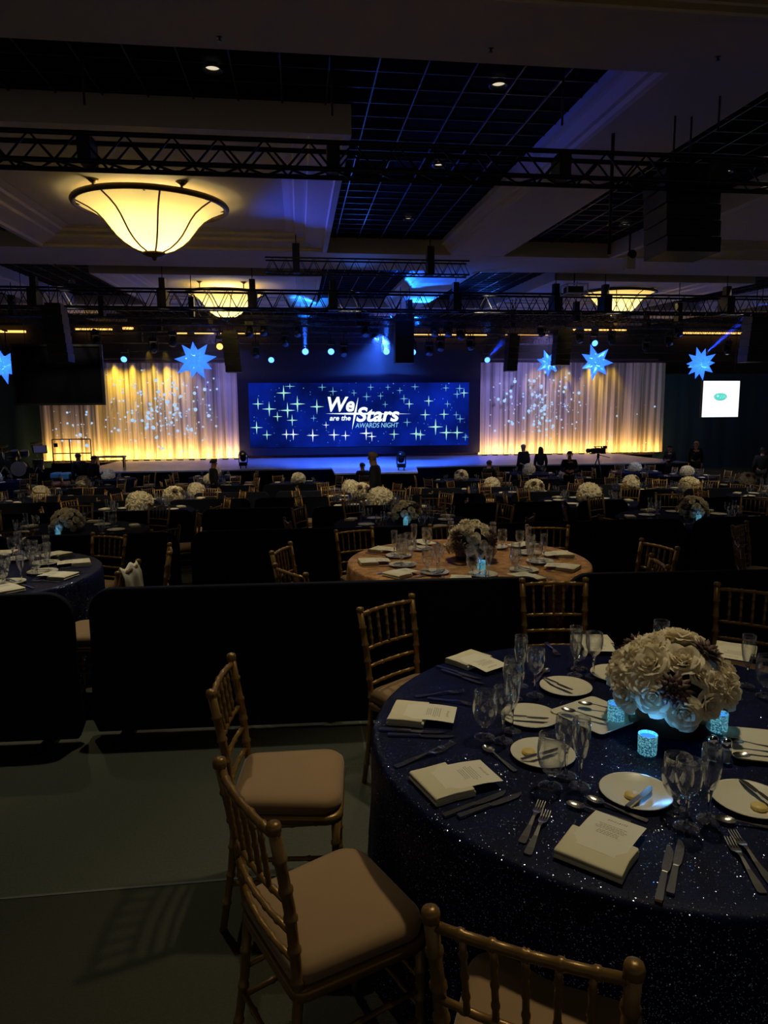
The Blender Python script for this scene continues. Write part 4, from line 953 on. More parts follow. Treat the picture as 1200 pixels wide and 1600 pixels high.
cut('knife', (693, 1277), (803, 1234), 'upper knife of the pair beside the open napkin', GK); cut('knife', (716, 1278), (825, 1238), 'lower knife of the pair beside the open napkin', GK)
cut('knife', (592, 1141), (715, 1147), 'upper knife of the pair at the cloth edge', GK); cut('knife', (606, 1149), (722, 1153), 'lower knife of the pair at the cloth edge', GK)
cut('knife', (682, 1042), (770, 1068), 'knife lying in front of the far edge napkin', GK); cut('knife', (690, 1048), (776, 1077), 'second knife in front of the far edge napkin', GK)
cut('spoon', (1012, 1284), (925, 1252), 'spoon between the butter plate and the nearest menu card', GS); cut('spoon', (985, 1286), (908, 1264), 'second spoon half under the nearest menu card', GS)
cut('spoon', (806, 1206), (760, 1172), 'spoon lying before the goblet and bread plate', GS); cut('spoon', (834, 1068), (856, 1048), 'spoon behind the bread plate by the wine glass', GS)
cut('spoon', (1230, 1299), (1168, 1290), 'spoon beside the forks at the frame edge', GS)
GP_ = 'bread plates on the nearest table'
for i, (px, py, w, bt, kn) in enumerate(((994, 1236, 'with butter, in front of the tall glasses', (988, 1243), ((980, 1262), (1033, 1218))), (1172, 1248, 'with butter, cut by the frame edge', (1186, 1261), ((1214, 1262), (1152, 1214))), (848, 1176, 'with butter, behind the nearest goblet', (826, 1175), ((815, 1188), (880, 1168))), (828, 1118, 'with a level knife, behind the wine glasses', None, ((790, 1119), (866, 1124))), (884, 1072, 'with a slanting knife, near the far edge', None, ((850, 1060), (902, 1082))), (962, 1052, 'peeping out beside the roses', None, None))):
    p = at(px, py, TZ+.012); p.z = TZ; item('plate', p, 0, 'round white bread plate '+w, GP_)
    if bt: b0 = at(bt[0], bt[1], TZ+.008); b0.z = TZ+.0035; item('butter', b0, 0, 'pat of butter on the bread plate '+w.replace('with butter, ', ''), 'butter pats')
    if kn: A_, rz, _ = seg(kn[0], kn[1], TZ+.016); A_.z = TZ+.0158; item('bknife', A_, rz, 'butter knife on the bread plate '+w.replace('with butter, ', ''), 'butter knives')
for (px, py), rz, w, sp in (((932, 1118), radians(33), 'left of the rose vase', (((980, 1112), (905, 1101)), ((952, 1128), (893, 1114)))), ((1196, 1166), radians(-14), 'right of the rose vase', (((1235, 1186), (1180, 1184)), ((1228, 1172), (1176, 1165))))):
    p = at(px, py, TZ+.01); p.z = TZ; o = item('platter', p, rz, 'square white platter '+w, 'square platters')
    for j, (a, b_) in enumerate(sp):
        A_, r_, _ = seg(a, b_, TZ+.017); A_.z = TZ+.0168; item('spoon', A_, r_, '%s serving spoon on the square platter %s' % (('upper', 'lower')[j], w), 'serving spoons')
GG = 'glasses on the nearest table'
for k, px, py, w in (('water_goblet', 860, 1229, 'stemmed water goblet in front of the buttered plate, nearest of its three glasses'), ('wine_glass', 884, 1212, 'wine glass just behind the nearest goblet'), ('champagne_flute', 906, 1229, 'champagne flute beside the nearest goblet'),
        ('water_goblet', 757, 1152, 'empty water goblet standing by the menu card at the cloth edge'), ('wine_glass', 786, 1158, 'wine glass beside the empty goblet by the cloth edge'), ('champagne_flute', 800, 1142, 'champagne flute behind the empty goblet by the cloth edge'),
        ('water_goblet', 802, 1092, 'water goblet in front of the far edge menu card'), ('wine_glass', 836, 1087, 'tall wine glass with blue-glinting stem before the slanting-knife plate'), ('champagne_flute', 813, 1072, 'champagne flute behind the far edge goblet'),
        ('champagne_flute', 898, 1055, 'champagne flute on the left of the far glass pair'), ('wine_glass', 927, 1057, 'wine glass on the right of the far glass pair'), ('water_goblet', 905, 1045, 'water goblet hidden behind the far glass pair'),
        ('water_goblet', 1056, 1268, 'big water goblet between the two buttered plates'), ('champagne_flute', 1107, 1281, 'champagne flute beside the big goblet between buttered plates'), ('wine_glass', 1072, 1293, 'wine glass nearest the table edge between buttered plates'),
        ('champagne_flute', 1166, 1072, 'champagne flute in front of the menu behind the roses'), ('water_goblet', 1196, 1088, 'water goblet cut by the frame beside the roses'), ('wine_glass', 1031, 1035, 'wine glass rim peeping over the roses')):
    p = at(px, py, TZ); glass(k, True, p, w, GG)
# salt and pepper
for px, py, mt, w in ((1112, 1186, M_pepper, 'pepper'), (1133, 1190, M_salt, 'salt')):
    t = thing(w+'_shaker', 'small glass %s shaker with a chrome cap behind the flute' % w, 'shaker', at(px, py, TZ))
    q = MB(); q.lathe([(.001, 0), (.017, 0), (.018, .003), (.017, .05), (.015, .056)], 16); q.build('glass_body', M_glass, t)
    q = MB(); q.lathe([(.001, .003), (.0145, .003), (.0145, .035), (.001, .035)], 14); q.build(w+'_fill', mt, t)
    q = MB(); q.lathe([(.0165, .052), (.0175, .055), (.017, .07), (.012, .077), (.001, .079)], 16); q.build('cap', M_chrome, t)
# votives with blue light
m, n, b = nt('glittered blue votive glass'); L = n.links
tc = n.nodes.new('ShaderNodeTexCoord'); v = n.nodes.new('ShaderNodeTexVoronoi'); v.inputs['Scale'].default_value = 420; L.new(tc.outputs['Object'], v.inputs['Vector'])
sp_ = n.nodes.new('ShaderNodeSeparateColor'); L.new(v.outputs['Color'], sp_.inputs[0]); cr = n.nodes.new('ShaderNodeValToRGB'); cr.color_ramp.elements[0].position = .35; cr.color_ramp.elements[0].color = (.002, .03, .09, 1); cr.color_ramp.elements[1].position = .9; cr.color_ramp.elements[1].color = (.25, .85, 1, 1); L.new(sp_.outputs[0], cr.inputs[0])
b.inputs['Base Color'].default_value = (.1, .3, .4, 1); b.inputs['Roughness'].default_value = .2; L.new(cr.outputs[0], b.inputs['Emission Color']); b.inputs['Emission Strength'].default_value = .55
M_votive = m; M_vin = E('blue tea light', (.05, .30, 1), 1.1)
def make_votive():
    t = thing('votive_candle', 'x', 'candle holder')
    q = MB(); q.lathe([(.001, 0), (.026, 0), (.029, .003), (.0305, .066), (.029, .066), (.027, .02), (.001, .018)], 24); q.build('glass_cup', M_votive, t)
    q = MB(); q.lathe([(.0275, .056), (.001, .056)], 20); q.build('tea_light', M_vin, t)
    return t
ST['votive'] = register(make_votive())
def votive(p, label, pw=0.):
    o = item('votive', p, random.uniform(0, 6), label, 'blue votive candles')
    if pw: point(Vector(p)+Vector((0, 0, .085)), (.10, .42, 1), pw, .012, 'votive_glow')
p = at(1011, 1177, TZ); votive(p, 'glowing blue glittered votive in front of the rose vase', .34)
p = at(1122, 1142, TZ); votive(p, 'glowing aqua glittered votive by the salt and pepper', .03)
vb = at(1047, 1162, TZ); VB = Vector((vb.x+.055, vb.y+.15, TZ))
votive(VB+Vector((-.175, .03, 0)), 'blue votive hidden under the roses beside the far plate', .03)
arrangement(VB, .3, 'big dome of cream roses with grey purple succulents on the nearest table', 36, .180, .150, .135, False, ((-1.0, 1.0), (-2.22, .34), (1.7, .55)), seed=5, squash=.84, rs=1.25, low=1.16)

# ================================================================ second row tables, built in full
def setting(T, th, det, desc, z, tbl, full=True, rows=None, dr=0.):
    """one place laid at the angle th of the table T"""
    er = Vector((cos(th), sin(th), 0)); et = Vector((-sin(th), cos(th), 0)); rz = math.atan2(-er.y, -er.x)-pi/2
    def pos(r, t, zz=0.): return Vector((T.x, T.y, z+zz))+er*r+et*t
    ng, mg = 'napkins on '+tbl, 'menu cards on '+tbl
    item('napkin', pos(.765, random.uniform(-.01, .01)), rz+random.uniform(-.1, .1), 'folded ivory napkin '+desc, ng)
    if full:
        item('card', pos(.77, 0), rz+random.uniform(-.15, .15), 'menu card on the napkin '+desc, mg)
        item('plate', pos(.50, -.20), 0, 'white bread plate '+desc, 'bread plates on '+tbl)
        item('bknife', pos(.56, -.22, .0158), rz-.6, 'butter knife on the plate '+desc, 'butter knives on '+tbl)
        item('fork', pos(.82, -.13), rz, 'fork '+desc, 'forks on '+tbl); item('knife', pos(.82, .13), rz, 'knife '+desc, 'knives on '+tbl)
    gl = 'glasses on '+tbl
    glass('water_goblet', det, pos(.52, .06), 'water goblet '+desc, gl); glass('wine_glass', det, pos(.45, .11), 'wine glass '+desc, gl)
    if full: glass('champagne_flute', det, pos(.54, .17), 'champagne flute '+desc, gl)
W8 = ['on the far side', 'at the far left', 'on the left', 'at the near left', 'on the near side', 'at the near right', 'on the right', 'at the far right']
def side(th):   # plain words for a place around a table, seen from the camera
    k = int(round((th-pi/2)/(pi/4))) % 8; return W8[k]
T2 = Vector((.634, 5.17, 0)); z2 = fz(rf(T2)[1])
tag(put('banquet_table', cloth_mesh(.915, .7635, 120, 15, .02, M_champ, 'champagne sequin tablecloth', 5), None, (T2.x, T2.y, z2)), 'round table under a champagne sequined cloth, in the gap between dividers', 'table')
for i in range(10):
    th = radians(8+36*i); setting(T2, th, True, '%s of the champagne sequined table' % W10[i] if False else 'at place %s of the champagne table' % ['right', 'far right', 'upper right', 'far middle', 'upper left', 'left', 'lower left', 'near left', 'near middle', 'near right'][i], z2+TZ, 'the champagne table')
arrangement((T2.x+.03, T2.y+.03, z2+TZ), .2, 'dome of cream roses and dark succulents on the champagne table', 30, .165, .11, .12, False, ((-2.6, .55), (-2.35, .1), (-.9, .3), (-.6, .55)), seed=8)
vp = at(752, 890, z2+TZ); votive(vp, 'bright blue votive in front of the champagne table roses', .05)
for a, b_, w in (((530, 829), (584, 824), 'behind the champagne table at its far left corner'), ((668, 820), (729, 816), 'behind the champagne table just left of its roses'), ((816, 822), (878, 823), 'behind the champagne table just right of its roses'), ((952, 841), (996, 852), 'angled at the right rim of the champagne table'), ((1018, 868), (1035, 880), 'nearly side-on, half sunk behind the divider past the champagne table'), ((447, 859), (468, 848), 'side-on at left of the champagne table, farther of two'), ((433, 882), (474, 895), 'at left of the champagne table, nearer of two')):
    capchair(a, b_, 'gold chair '+w, T2, True, z2)
# navy table beside it
T3 = Vector((-2.985, 4.80, 0)); z3 = fz(rf(T3)[1])
tag(put('banquet_table', cloth_mesh(.915, .7635, 120, 15, .02, M_navy, 'navy sequin tablecloth', 6), None, (T3.x, T3.y, z3)), 'round table under a navy cloth, half cut by the frame, behind the first divider', 'table')
for i, th in enumerate((62, 27, -8, -40, 98)):
    setting(T3, radians(th), True, 'at the %s place of the half-hidden navy table' % ['far', 'upper right', 'right rim', 'near', 'farthest'][i], z3+TZ, 'the navy table beside the gap')
for a, b_, w in (((146, 833), (193, 836), 'standing free right of the navy table, with its seat showing'), ((-2, 828), (48, 828), 'behind the navy table at the frame edge'), ((229, 866), (233, 848), 'side-on right beside the chair draped with a napkin')):
    capchair(a, b_, 'gold chair '+w, T3, True, z3)
dc = capchair((186, 893), (214, 876), 'gold chair with a white napkin draped over its back', T3, True, z3)
hd_ = dc.rotation_euler.z+pi/2; bx = dc.location-Vector((cos(hd_), sin(hd_), 0))*.238
q = MB()
def drp(u, v):
    s = (v-.5)*.62; x = (u-.5)*(.30+.10*abs(s)); z = .93-abs(s)*.9+.012*sin(u*11+3*v); y = (.024 if s > 0 else -.024)*min(1, abs(s)*14)+.012*sin(u*14+v*3)*abs(s)*3+ (s*.10)
    return (x, y, z)
q.grid(drp, 24, 24); o = q.build('draped_napkin', M_napkin, None, (bx.x, bx.y, z3), (0, 0, dc.rotation_euler.z)); sd_ = o.modifiers.new('cloth', 'SOLIDIFY'); sd_.thickness = .003
tag(o, 'white napkin hung over the back of a gold chair behind the divider', 'napkin')
# chairs of the table beyond the frame, same row
T4 = Vector((4.55, 5.8, 0)); z4 = fz(rf(T4)[1])
capchair((1147, 834), (1163, 858), 'gold chair seen from the side, nearer of two past the champagne table', T4, True, z4)
capchair((1152, 823), (1181, 813), 'gold chair behind another gold chair, past the champagne table', T4, True, z4)

SEATS = []

# ================================================================ band corner beside the stage
rbz = -.34
br = MB(); br.box((-13.1, 29.4, rbz-.33), (9.2, 6.4, .66)); tag(br.build('band_riser', M_black, rot=RZ), 'low black riser carrying the drum kit beside the stage', 'riser')
r, _ = atf(30, 705, 28)
t = thing('drum_kit', 'drum kit with cymbals on the black riser beside the stage', 'drum kit', room(r, 28, rbz), YAW)
M_shell = P('blue grey drum shell', (.05, .07, .12), .25); M_head = P('drum skin', (.7, .72, .75), .5); M_brass = P('cymbal brass', (.55, .42, .18), .3, 1)
def drum(nm, c, rad_, h, tilt, sh=M_shell):
    q = MB(); q.lathe([(.001, 0), (rad_, 0), (rad_*1.02, .02), (rad_, .03), (rad_, h-.03), (rad_*1.02, h-.02), (rad_, h)], 20); o = q.build(nm, sh, t, c, (tilt, 0, 0))
    q = MB(); q.lathe([(rad_*.98, h+.002), (.001, h+.004)], 20); q.build('drum_head', M_head, o)
drum('bass_drum', (0, .2, .30), .29, .42, radians(90)); drum('snare_drum', (-.42, .35, .58), .18, .15, 0); drum('tom_drum', (-.18, .05, .78), .15, .22, radians(15)); drum('tom_drum', (.18, .05, .78), .15, .22, radians(15)); drum('floor_tom', (.52, .4, .22), .2, .40, 0)
for x, y, z in ((-.65, .1, 1.15), (.62, .05, 1.25), (-.75, .45, .95)):
    q = MB(); q.path([(x, y, .35), (x, y, z)], .012, 6)
    for a in range(3): q.path([(x, y, .4), (x+.25*cos(a*2.1), y+.25*sin(a*2.1), .01)], .01, 5)
    q.build('cymbal_stand', M_chrome, t); q = MB(); q.lathe([(.001, .02), (.04, .015), (.21, 0), (.21, -.003), (.001, .012)], 24); q.build('cymbal', M_brass, t, (x, y, z), (radians(14), 0, 0))
q = MB(); q.path([(-.42, .35, .0), (-.42, .35, .58)], .015, 6); q.path([(0, .1, .55), (0, .05, .8)], .02, 6); q.path([(-.2, .05, .8), (.2, .05, .8)], .012, 6); q.build('hardware', M_chrome, t)
r, _ = atf(62, 706, 27.2)
t = thing('music_stand', 'music stand holding a white sheet between drum kit and curtain', 'music stand', room(r, 27.2, rbz), YAW+.5)
q = MB(); q.path([(0, 0, .02), (0, 0, .98)], .013, 6)
for a in range(3): q.path([(0, 0, .25), (.25*cos(a*2.1), .25*sin(a*2.1), .01)], .009, 5)
q.build('stand', M_metal_b, t); q = MB(); q.box((0, -.03, 1.06), (.5, .02, .32), Matrix.Rotation(radians(-25), 3, 'X')); q.build('desk', M_metal_b, t); q = MB(); q.box((0, -.047, 1.07), (.42, .004, .28), Matrix.Rotation(radians(-25), 3, 'X')); q.build('sheet', P('white paper', (.8, .82, .85), .8), t)
# railed platform, bench and cases at that end of the stage
rA, zA = atf(83, 712, 29.5); rB, zB = atf(141, 686, 29.5)
t = thing('railed_platform', 'thin metal handrail around a small platform before the lit curtain', 'platform', room((rA+rB)/2, 29.5, ZS if (rA+rB)/2 > -8.2 else rbz), YAW)
w = (rB-rA)/2; zb0 = ZS if (rA+rB)/2 > -8.2 else rbz; h = zB-zb0
q = MB(); q.box((0, .4, .10), (2*w+.1, 1.1, .2)); q.build('deck', M_black, t)
for s in (-1, -.1, 1):
    q = MB(); q.path([(s*w, 0, .1), (s*w, 0, h)], .022, 8); q.build('rail_post', M_truss, t)
for z in (h, h*.58):
    q = MB(); q.path([(-w, 0, z), (w, 0, z)], .022, 8); q.build('handrail', M_truss, t)
q = MB(); q.box((-w*.82, -.02, h*.83), (.14, .06, .16)); q.build('control_box', M_metal_b, t)
rA, _ = atf(150, 714, 28.5); rB, zB = atf(196, 714, 28.5)
t = thing('low_bench', 'long low pale bench standing on the stage deck before the curtain', 'bench', room((rA+rB)/2, 28.5, ZS), YAW)
q = MB(); q.box((0, 0, .42), (rB-rA, .35, .07)); q.build('seat', P('pale blue vinyl', (.35, .42, .62), .4), t)
for s in (-1, 1):
    q = MB(); q.box((s*(rB-rA)*.45, 0, .19), (.05, .3, .38)); q.build('leg', M_metal_b, t)
M_case = P('light blue plastic', (.10, .28, .40), .5); M_case2 = P('rust brown case', (.16, .05, .03), .6)
for i, (px, py, w_, h_, mt, lb) in enumerate(((86, 712, .29, .42, M_case, 'light blue case at the left of the equipment pile'), (101, 714, .31, .50, M_case, 'bigger light blue case in the middle of the equipment pile'), (118, 710, .29, .40, M_case, 'light blue case at the right of the equipment pile'), (93, 721, .6, .30, M_case2, 'rust brown case low in front of the blue cases'))):
    f_ = 25.4-(.75 if i == 3 else 0); r, _ = atf(px, py, f_); z = fz(f_)
    t = thing('equipment_case', lb, 'case', room(r, f_, z), YAW+.1*i, 'equipment cases by the stage'); zz = {0: .75, 1: .7, 2: .8, 3: .55}[i]
    q = MB(); q.box((0, 0, zz/2), (w_, .5, zz)); q.build('body', M_metal_b if i < 3 else mt, t)
    q = MB(); q.box((0, 0, zz+h_/4), (w_*1.0, .52, h_/2)); o = q.build('lid', mt, t); bv = o.modifiers.new('b', 'BEVEL'); bv.width = .06; bv.segments = 3
# floor spotlights on the stage lip
for px, py, f_, lb in ((380, 724, 26.6, 'dark floor spotlight on the stage lip at the corner of the video wall'), (627, 736, 24.4, 'dark floor spotlight with a ring on the stage thrust')):
    r, _ = atf(px, py, f_); o = copy_tree(mover); o.location = room(r, f_, ZS+.105); o.rotation_euler = (pi, 0, YAW+pi); o['label'] = lb; o['group'] = 'floor spotlights'
# video camera
r, _ = atf(935, 705, 25.0); zf_ = fz(25.0)
t = thing('video_camera', 'broadcast video camera on a tripod before the stage', 'camera', room(r, 25.0, zf_), YAW+.2)
for a in range(3):
    q = MB(); q.path([(0, 0, 1.25), (.42*cos(a*2.094+.5), .42*sin(a*2.094+.5), .01)], .022, 6); q.build('tripod_leg', M_metal_b, t)
q = MB(); q.path([(0, 0, 1.2), (0, 0, 1.36)], .05, 10); q.path([(0, 0, 1.32), (.45, -.1, 1.2)], .014, 6); q.build('pan_head', M_metal_b, t)
q = MB(); q.box((0, 0, 1.47), (.52, .16, .2)); q.box((-.02, 0, 1.62), (.34, .05, .03)); q.box((-.14, 0, 1.6), (.03, .05, .07)); q.box((.14, 0, 1.6), (.03, .05, .07)); q.build('camera_body', M_metal_b, t)
q = MB(); q.path([(-.26, 0, 1.48), (-.5, 0, 1.48)], [.07, .085], 14); q.build('lens', M_metal_b, t); q = MB(); q.box((.2, -.12, 1.6), (.12, .1, .1)); q.build('viewfinder', M_metal_b, t)

OBST = [(*room(atf(935, 705, 25.0)[0], 25.0)[:2], .8)]+[(*room(atf(x_, 714, 25.4)[0], 25.2)[:2], .75) for x_ in (86, 101, 118)]
# ================================================================ people
def skin_obj(name, mat, verts, edges, radii, parent, sub=1):
    me = D.meshes.new(name); me.from_pydata(verts, edges, []); o = D.objects.new(name, me); COL.objects.link(o)
    sk_ = o.modifiers.new('skin', 'SKIN'); 
    if not me.skin_vertices: return o
    for v_, r_ in zip(me.skin_vertices[0].data, radii): v_.radius = r_ if isinstance(r_, tuple) else (r_, r_)
    me.skin_vertices[0].data[0].use_root = True
    sb = o.modifiers.new('sub', 'SUBSURF'); sb.levels = sub; sb.render_levels = sub
    bpy.context.view_layer.update(); dg = bpy.context.evaluated_depsgraph_get()
    m2 = D.meshes.new_from_object(o.evaluated_get(dg)); D.objects.remove(o); D.meshes.remove(me)
    m2.materials.clear(); m2.materials.append(mat); m2.polygons.foreach_set('use_smooth', [True]*len(m2.polygons)); m2.name = name
    return put(name, m2, parent)
def person(label, loc, rz, H=1.72, sit=False, hair='short', hairm=None, coat=None, arms='down', lean=0.):
    """one figure; local +y is where the person faces"""
    hairm = hairm or M_haird; coat = coat or M_suit
    t = thing('person', label, 'person', loc, rz); k = H/1.72; V = {}
    dz = -.42 if sit else 0
    V['pel'] = (0, 0, .93+dz); V['sp'] = (0, .01+lean*.3, 1.12+dz); V['ch'] = (0, .0+lean*.7, 1.32+dz); V['nk'] = (0, -.01+lean, 1.47+dz); V['hb'] = (0, .01+lean*1.1, 1.55+dz); V['hd'] = (0, .025+lean*1.2, 1.63+dz); V['ht'] = (0, .01+lean*1.2, 1.69+dz); V['ns'] = (0, .118+lean*1.2, 1.60+dz); V['cn'] = (0, .085+lean*1.1, 1.545+dz)
    for s, n_ in ((-1, 'l'), (1, 'r')):
        V['sh'+n_] = (s*.175, -.01+lean*.9, 1.41+dz); V['hp'+n_] = (s*.095, 0, .90+dz)
        if arms == 'down': V['el'+n_] = (s*.225, -.03+lean*.8, 1.13+dz); V['wr'+n_] = (s*.225, .06+lean*.8, .90+dz)
        else: V['el'+n_] = (s*.235, .0+lean*.8, 1.14+dz); V['wr'+n_] = (s*.09, .24+lean*.8, 1.13+dz)
        if sit: V['kn'+n_] = (s*.12, .42, .50); V['an'+n_] = (s*.12, .42, .09)
        else: V['kn'+n_] = (s*.10, .025, .50); V['an'+n_] = (s*.10, -.02, .08)
        V['to'+n_] = (V['an'+n_][0]*1.1, V['an'+n_][1]+.17, .035)
        w_ = Vector(V['wr'+n_]); e_ = Vector(V['el'+n_]); d = (w_-e_).normalized(); sd_ = Vector((0, 1, 0)) if arms == 'down' else Vector((0, 0, 1)); V['pm'+n_] = tuple(w_+d*.075)
        for i, (o_, ln_) in enumerate(((-.030, .060), (-.011, .074), (.009, .070), (.028, .055))):
            b0 = w_+d*.095+sd_*o_; inn = Vector((-s*.012, .004, 0)); V['f%d%s' % (i, n_)] = tuple(b0); V['g%d%s' % (i, n_)] = tuple(b0+d*ln_*.55+inn*.6); V['h%d%s' % (i, n_)] = tuple(b0+d*ln_+inn*2.0)
        V['t0'+n_] = tuple(w_+d*.045+sd_*.040); V['t1'+n_] = tuple(w_+d*.085+sd_*.062)
    R_ = dict(pel=(.13, .11), sp=(.125, .10), ch=(.15, .11), nk=.055, hb=(.062, .070), hd=(.078, .098), ht=(.055, .07), ns=.012, cn=.03)
    for n_ in 'lr':
        R_.update({'sh'+n_: .062, 'hp'+n_: .085, 'el'+n_: .042, 'wr'+n_: .028, 'kn'+n_: .058, 'an'+n_: .042, 'to'+n_: .034, 'pm'+n_: (.038, .016), 't0'+n_: .011, 't1'+n_: .009})
        for i in range(4): R_.update({'f%d%s' % (i, n_): .0095, 'g%d%s' % (i, n_): .0088, 'h%d%s' % (i, n_): .0075})
    def build(nm, mat, chains, grow, sub=1):
        ks = []; es = []
        for c in chains:
            for x in c:
                if x not in ks: ks.append(x)
            es += [(ks.index(a), ks.index(b_)) for a, b_ in zip(c, c[1:])]
        rr_ = [tuple((q_+grow(x))*k for q_ in (R_[x] if isinstance(R_[x], tuple) else (R_[x],)*2)) for x in ks]
        return skin_obj(nm, mat, [tuple(Vector(V[x])*k) for x in ks], es, rr_, t, sub)
    body = [['pel', 'sp', 'ch', 'nk', 'hb', 'hd', 'ht'], ['hd', 'ns'], ['hb', 'cn']]
    for n_ in 'lr':
        body += [['ch', 'sh'+n_, 'el'+n_, 'wr'+n_, 'pm'+n_], ['wr'+n_, 't0'+n_, 't1'+n_], ['pel', 'hp'+n_, 'kn'+n_, 'an'+n_, 'to'+n_]]+[['pm'+n_, 'f%d%s' % (i, n_), 'g%d%s' % (i, n_), 'h%d%s' % (i, n_)] for i in range(4)]
    build('body', M_skin, body, lambda x: 0)
    build('jacket', coat, [['pel', 'sp', 'ch', 'nk']]+[['ch', 'sh'+n_, 'el'+n_, 'wr'+n_] for n_ in 'lr'], lambda x: -.004 if x == 'nk' else .018 if x[:2] == 'wr' else .028 if x == 'pel' else .024)
    build('trousers', M_suit, [['pel', 'hpl', 'knl', 'anl']]+[['pel', 'hpr', 'knr', 'anr']], lambda x: .014)
    for n_ in 'lr':
        p_ = Vector(V['an'+n_]); q = MB(); q.ball((p_.x*1.05, p_.y+.07, .05), (.052, .15, .05), 12, 8); q.build('shoe', M_metal_b, t); 
    hc = Vector(V['hd']); q = MB(); q.grid(lambda u, v: (hc.x*k+.092*k*sin(v*1.75)*cos(2*pi*u), (hc.y-.018)*k+.112*k*sin(v*1.75)*sin(2*pi*u), (hc.z+.012)*k+.098*k*cos(v*1.75)+(.035*k if sin(2*pi*u) > .4 else 0)*v), 20, 8)
    if hair == 'long': q.grid(lambda u, v: ((.098+.02*v)*k*cos(pi+pi*u), (hc.y-.02)*k+(.10+.02*v)*k*sin(pi+pi*u), (hc.z+.04-.36*v)*k), 16, 8)
    q.build('hair', hairm, t)
    for s in (-1, 1): q = MB(); q.ball((s*.082*k, (hc.y-.01)*k, (hc.z-.035)*k), (.014*k, .02*k, .03*k), 8, 6); q.build('ear', M_skin, t)
    return t
PP = [(588, 712, 13.92, 1.74, YAW+radians(72), dict(hairm=M_hairg, lean=.05), 'person with grey hair in a dark jacket standing side-on in the aisle'),
      (333, 720, 19.78, 1.66, YAW-1.2, {}, 'person in dark clothes standing before the stage by the curtain end'),
      (818, 703, 25.1, 1.72, YAW+.3, dict(hairm=M_hairg), 'person in dark clothes standing at the stage front, facing the stage'),
      (845, 707, 25.1, 1.62, YAW-.1, dict(hair='long'), 'person with long dark hair standing at the stage front'),
      (890, 711, 20.5, 1.70, YAW+pi-.3, dict(arms='bent', hairm=M_haird), 'person in a dark suit facing the camera near the video camera'),
      (124, 712, 23.28, 1.70, YAW+.8, dict(lean=.06), 'person in black beside the equipment cases, nearer the drum kit'),
      (146, 712, 23.22, 1.62, YAW-.7, {}, 'person in black beside the equipment cases, nearer the lit curtain'),
      (1088, 696, 25.0, 1.76, YAW+2.6, dict(hairm=M_hairg), 'person in dark clothes standing below the bright white screen'),
      (1047, 704, 25.4, 1.60, YAW+2.2, dict(arms='bent'), 'person in black standing at the curtain corner of the stage'),
      (1192, 702, 21.0, 1.70, YAW-.6, {}, 'person in dark clothes standing at the hall side by the last tables')]
for px, py, f_, H_, rz, kw, lb in PP:
    r, _ = atf(px, py, f_); p = room(r, f_, fz(f_)); SEATS.append((p.x, p.y)); person(lb, p, rz, H_, **kw)
for px, f_, rz, lb in ((565, 22.75, YAW+.3, 'person sitting with their back to the camera below the stage thrust'), (766, 22.9, YAW-.8, 'person sitting at a table between thrust and pale curtain')):
    r, _ = atf(px, 725, f_); p = room(r, f_, fz(f_)); SEATS.append((p.x, p.y))
    hd_ = rz+pi/2; chair(p.x, p.y, hd_, 'gold chair under the '+lb, None, False, fz(f_)); person(lb, p-Vector((cos(hd_), sin(hd_), 0))*.08, rz, 1.72, sit=True, arms='bent')

# ================================================================ the tables farther back
FARC = cloth_mesh(.915, .7635, 40, 12, .02, M_navyfar, 'navy tablecloth', 9)
ROWS = {3: (8.5, ((-2.75, 8.45), (1.3, 8.5), (4.85, 8.05))), 4: (11.9, ((-6.6, 11.9), (-2.77, 12.2), (1.35, 11.9), (5.2, 12.0), (9.1, 12.2))), 5: (15.2, ((-6.7, 15.2), (-2.75, 15.3), (1.3, 15.2), (5.35, 15.4), (8.8, 14.8))),
        6: (18.5, ((-6.6, 18.4), (-2.75, 18.5), (1.3, 18.5), (5.15, 18.3), (9.0, 18.0), (12.7, 18.4))), 7: (21.3, ((-6.6, 21.9), (-2.8, 21.9), (-.1, 21.7), (5.1, 21.7), (8.6, 21.7), (12.8, 21.7))), 8: (24.2, ((-10.2, 24.5), (-6.6, 24.7), (-3.0, 24.7), (8.1, 23.95), (12.0, 23.75)))}
ALLT = [room(*q) for v_ in ROWS.values() for q in v_[1]]+[T2, T3]
arr_lo = arrangement((0, 0, -5), 0, 'x', 26, .165, .10, .10, True, ((-1.9, .75), (-.9, .5)), seed=21); register(arr_lo); arr_used = False
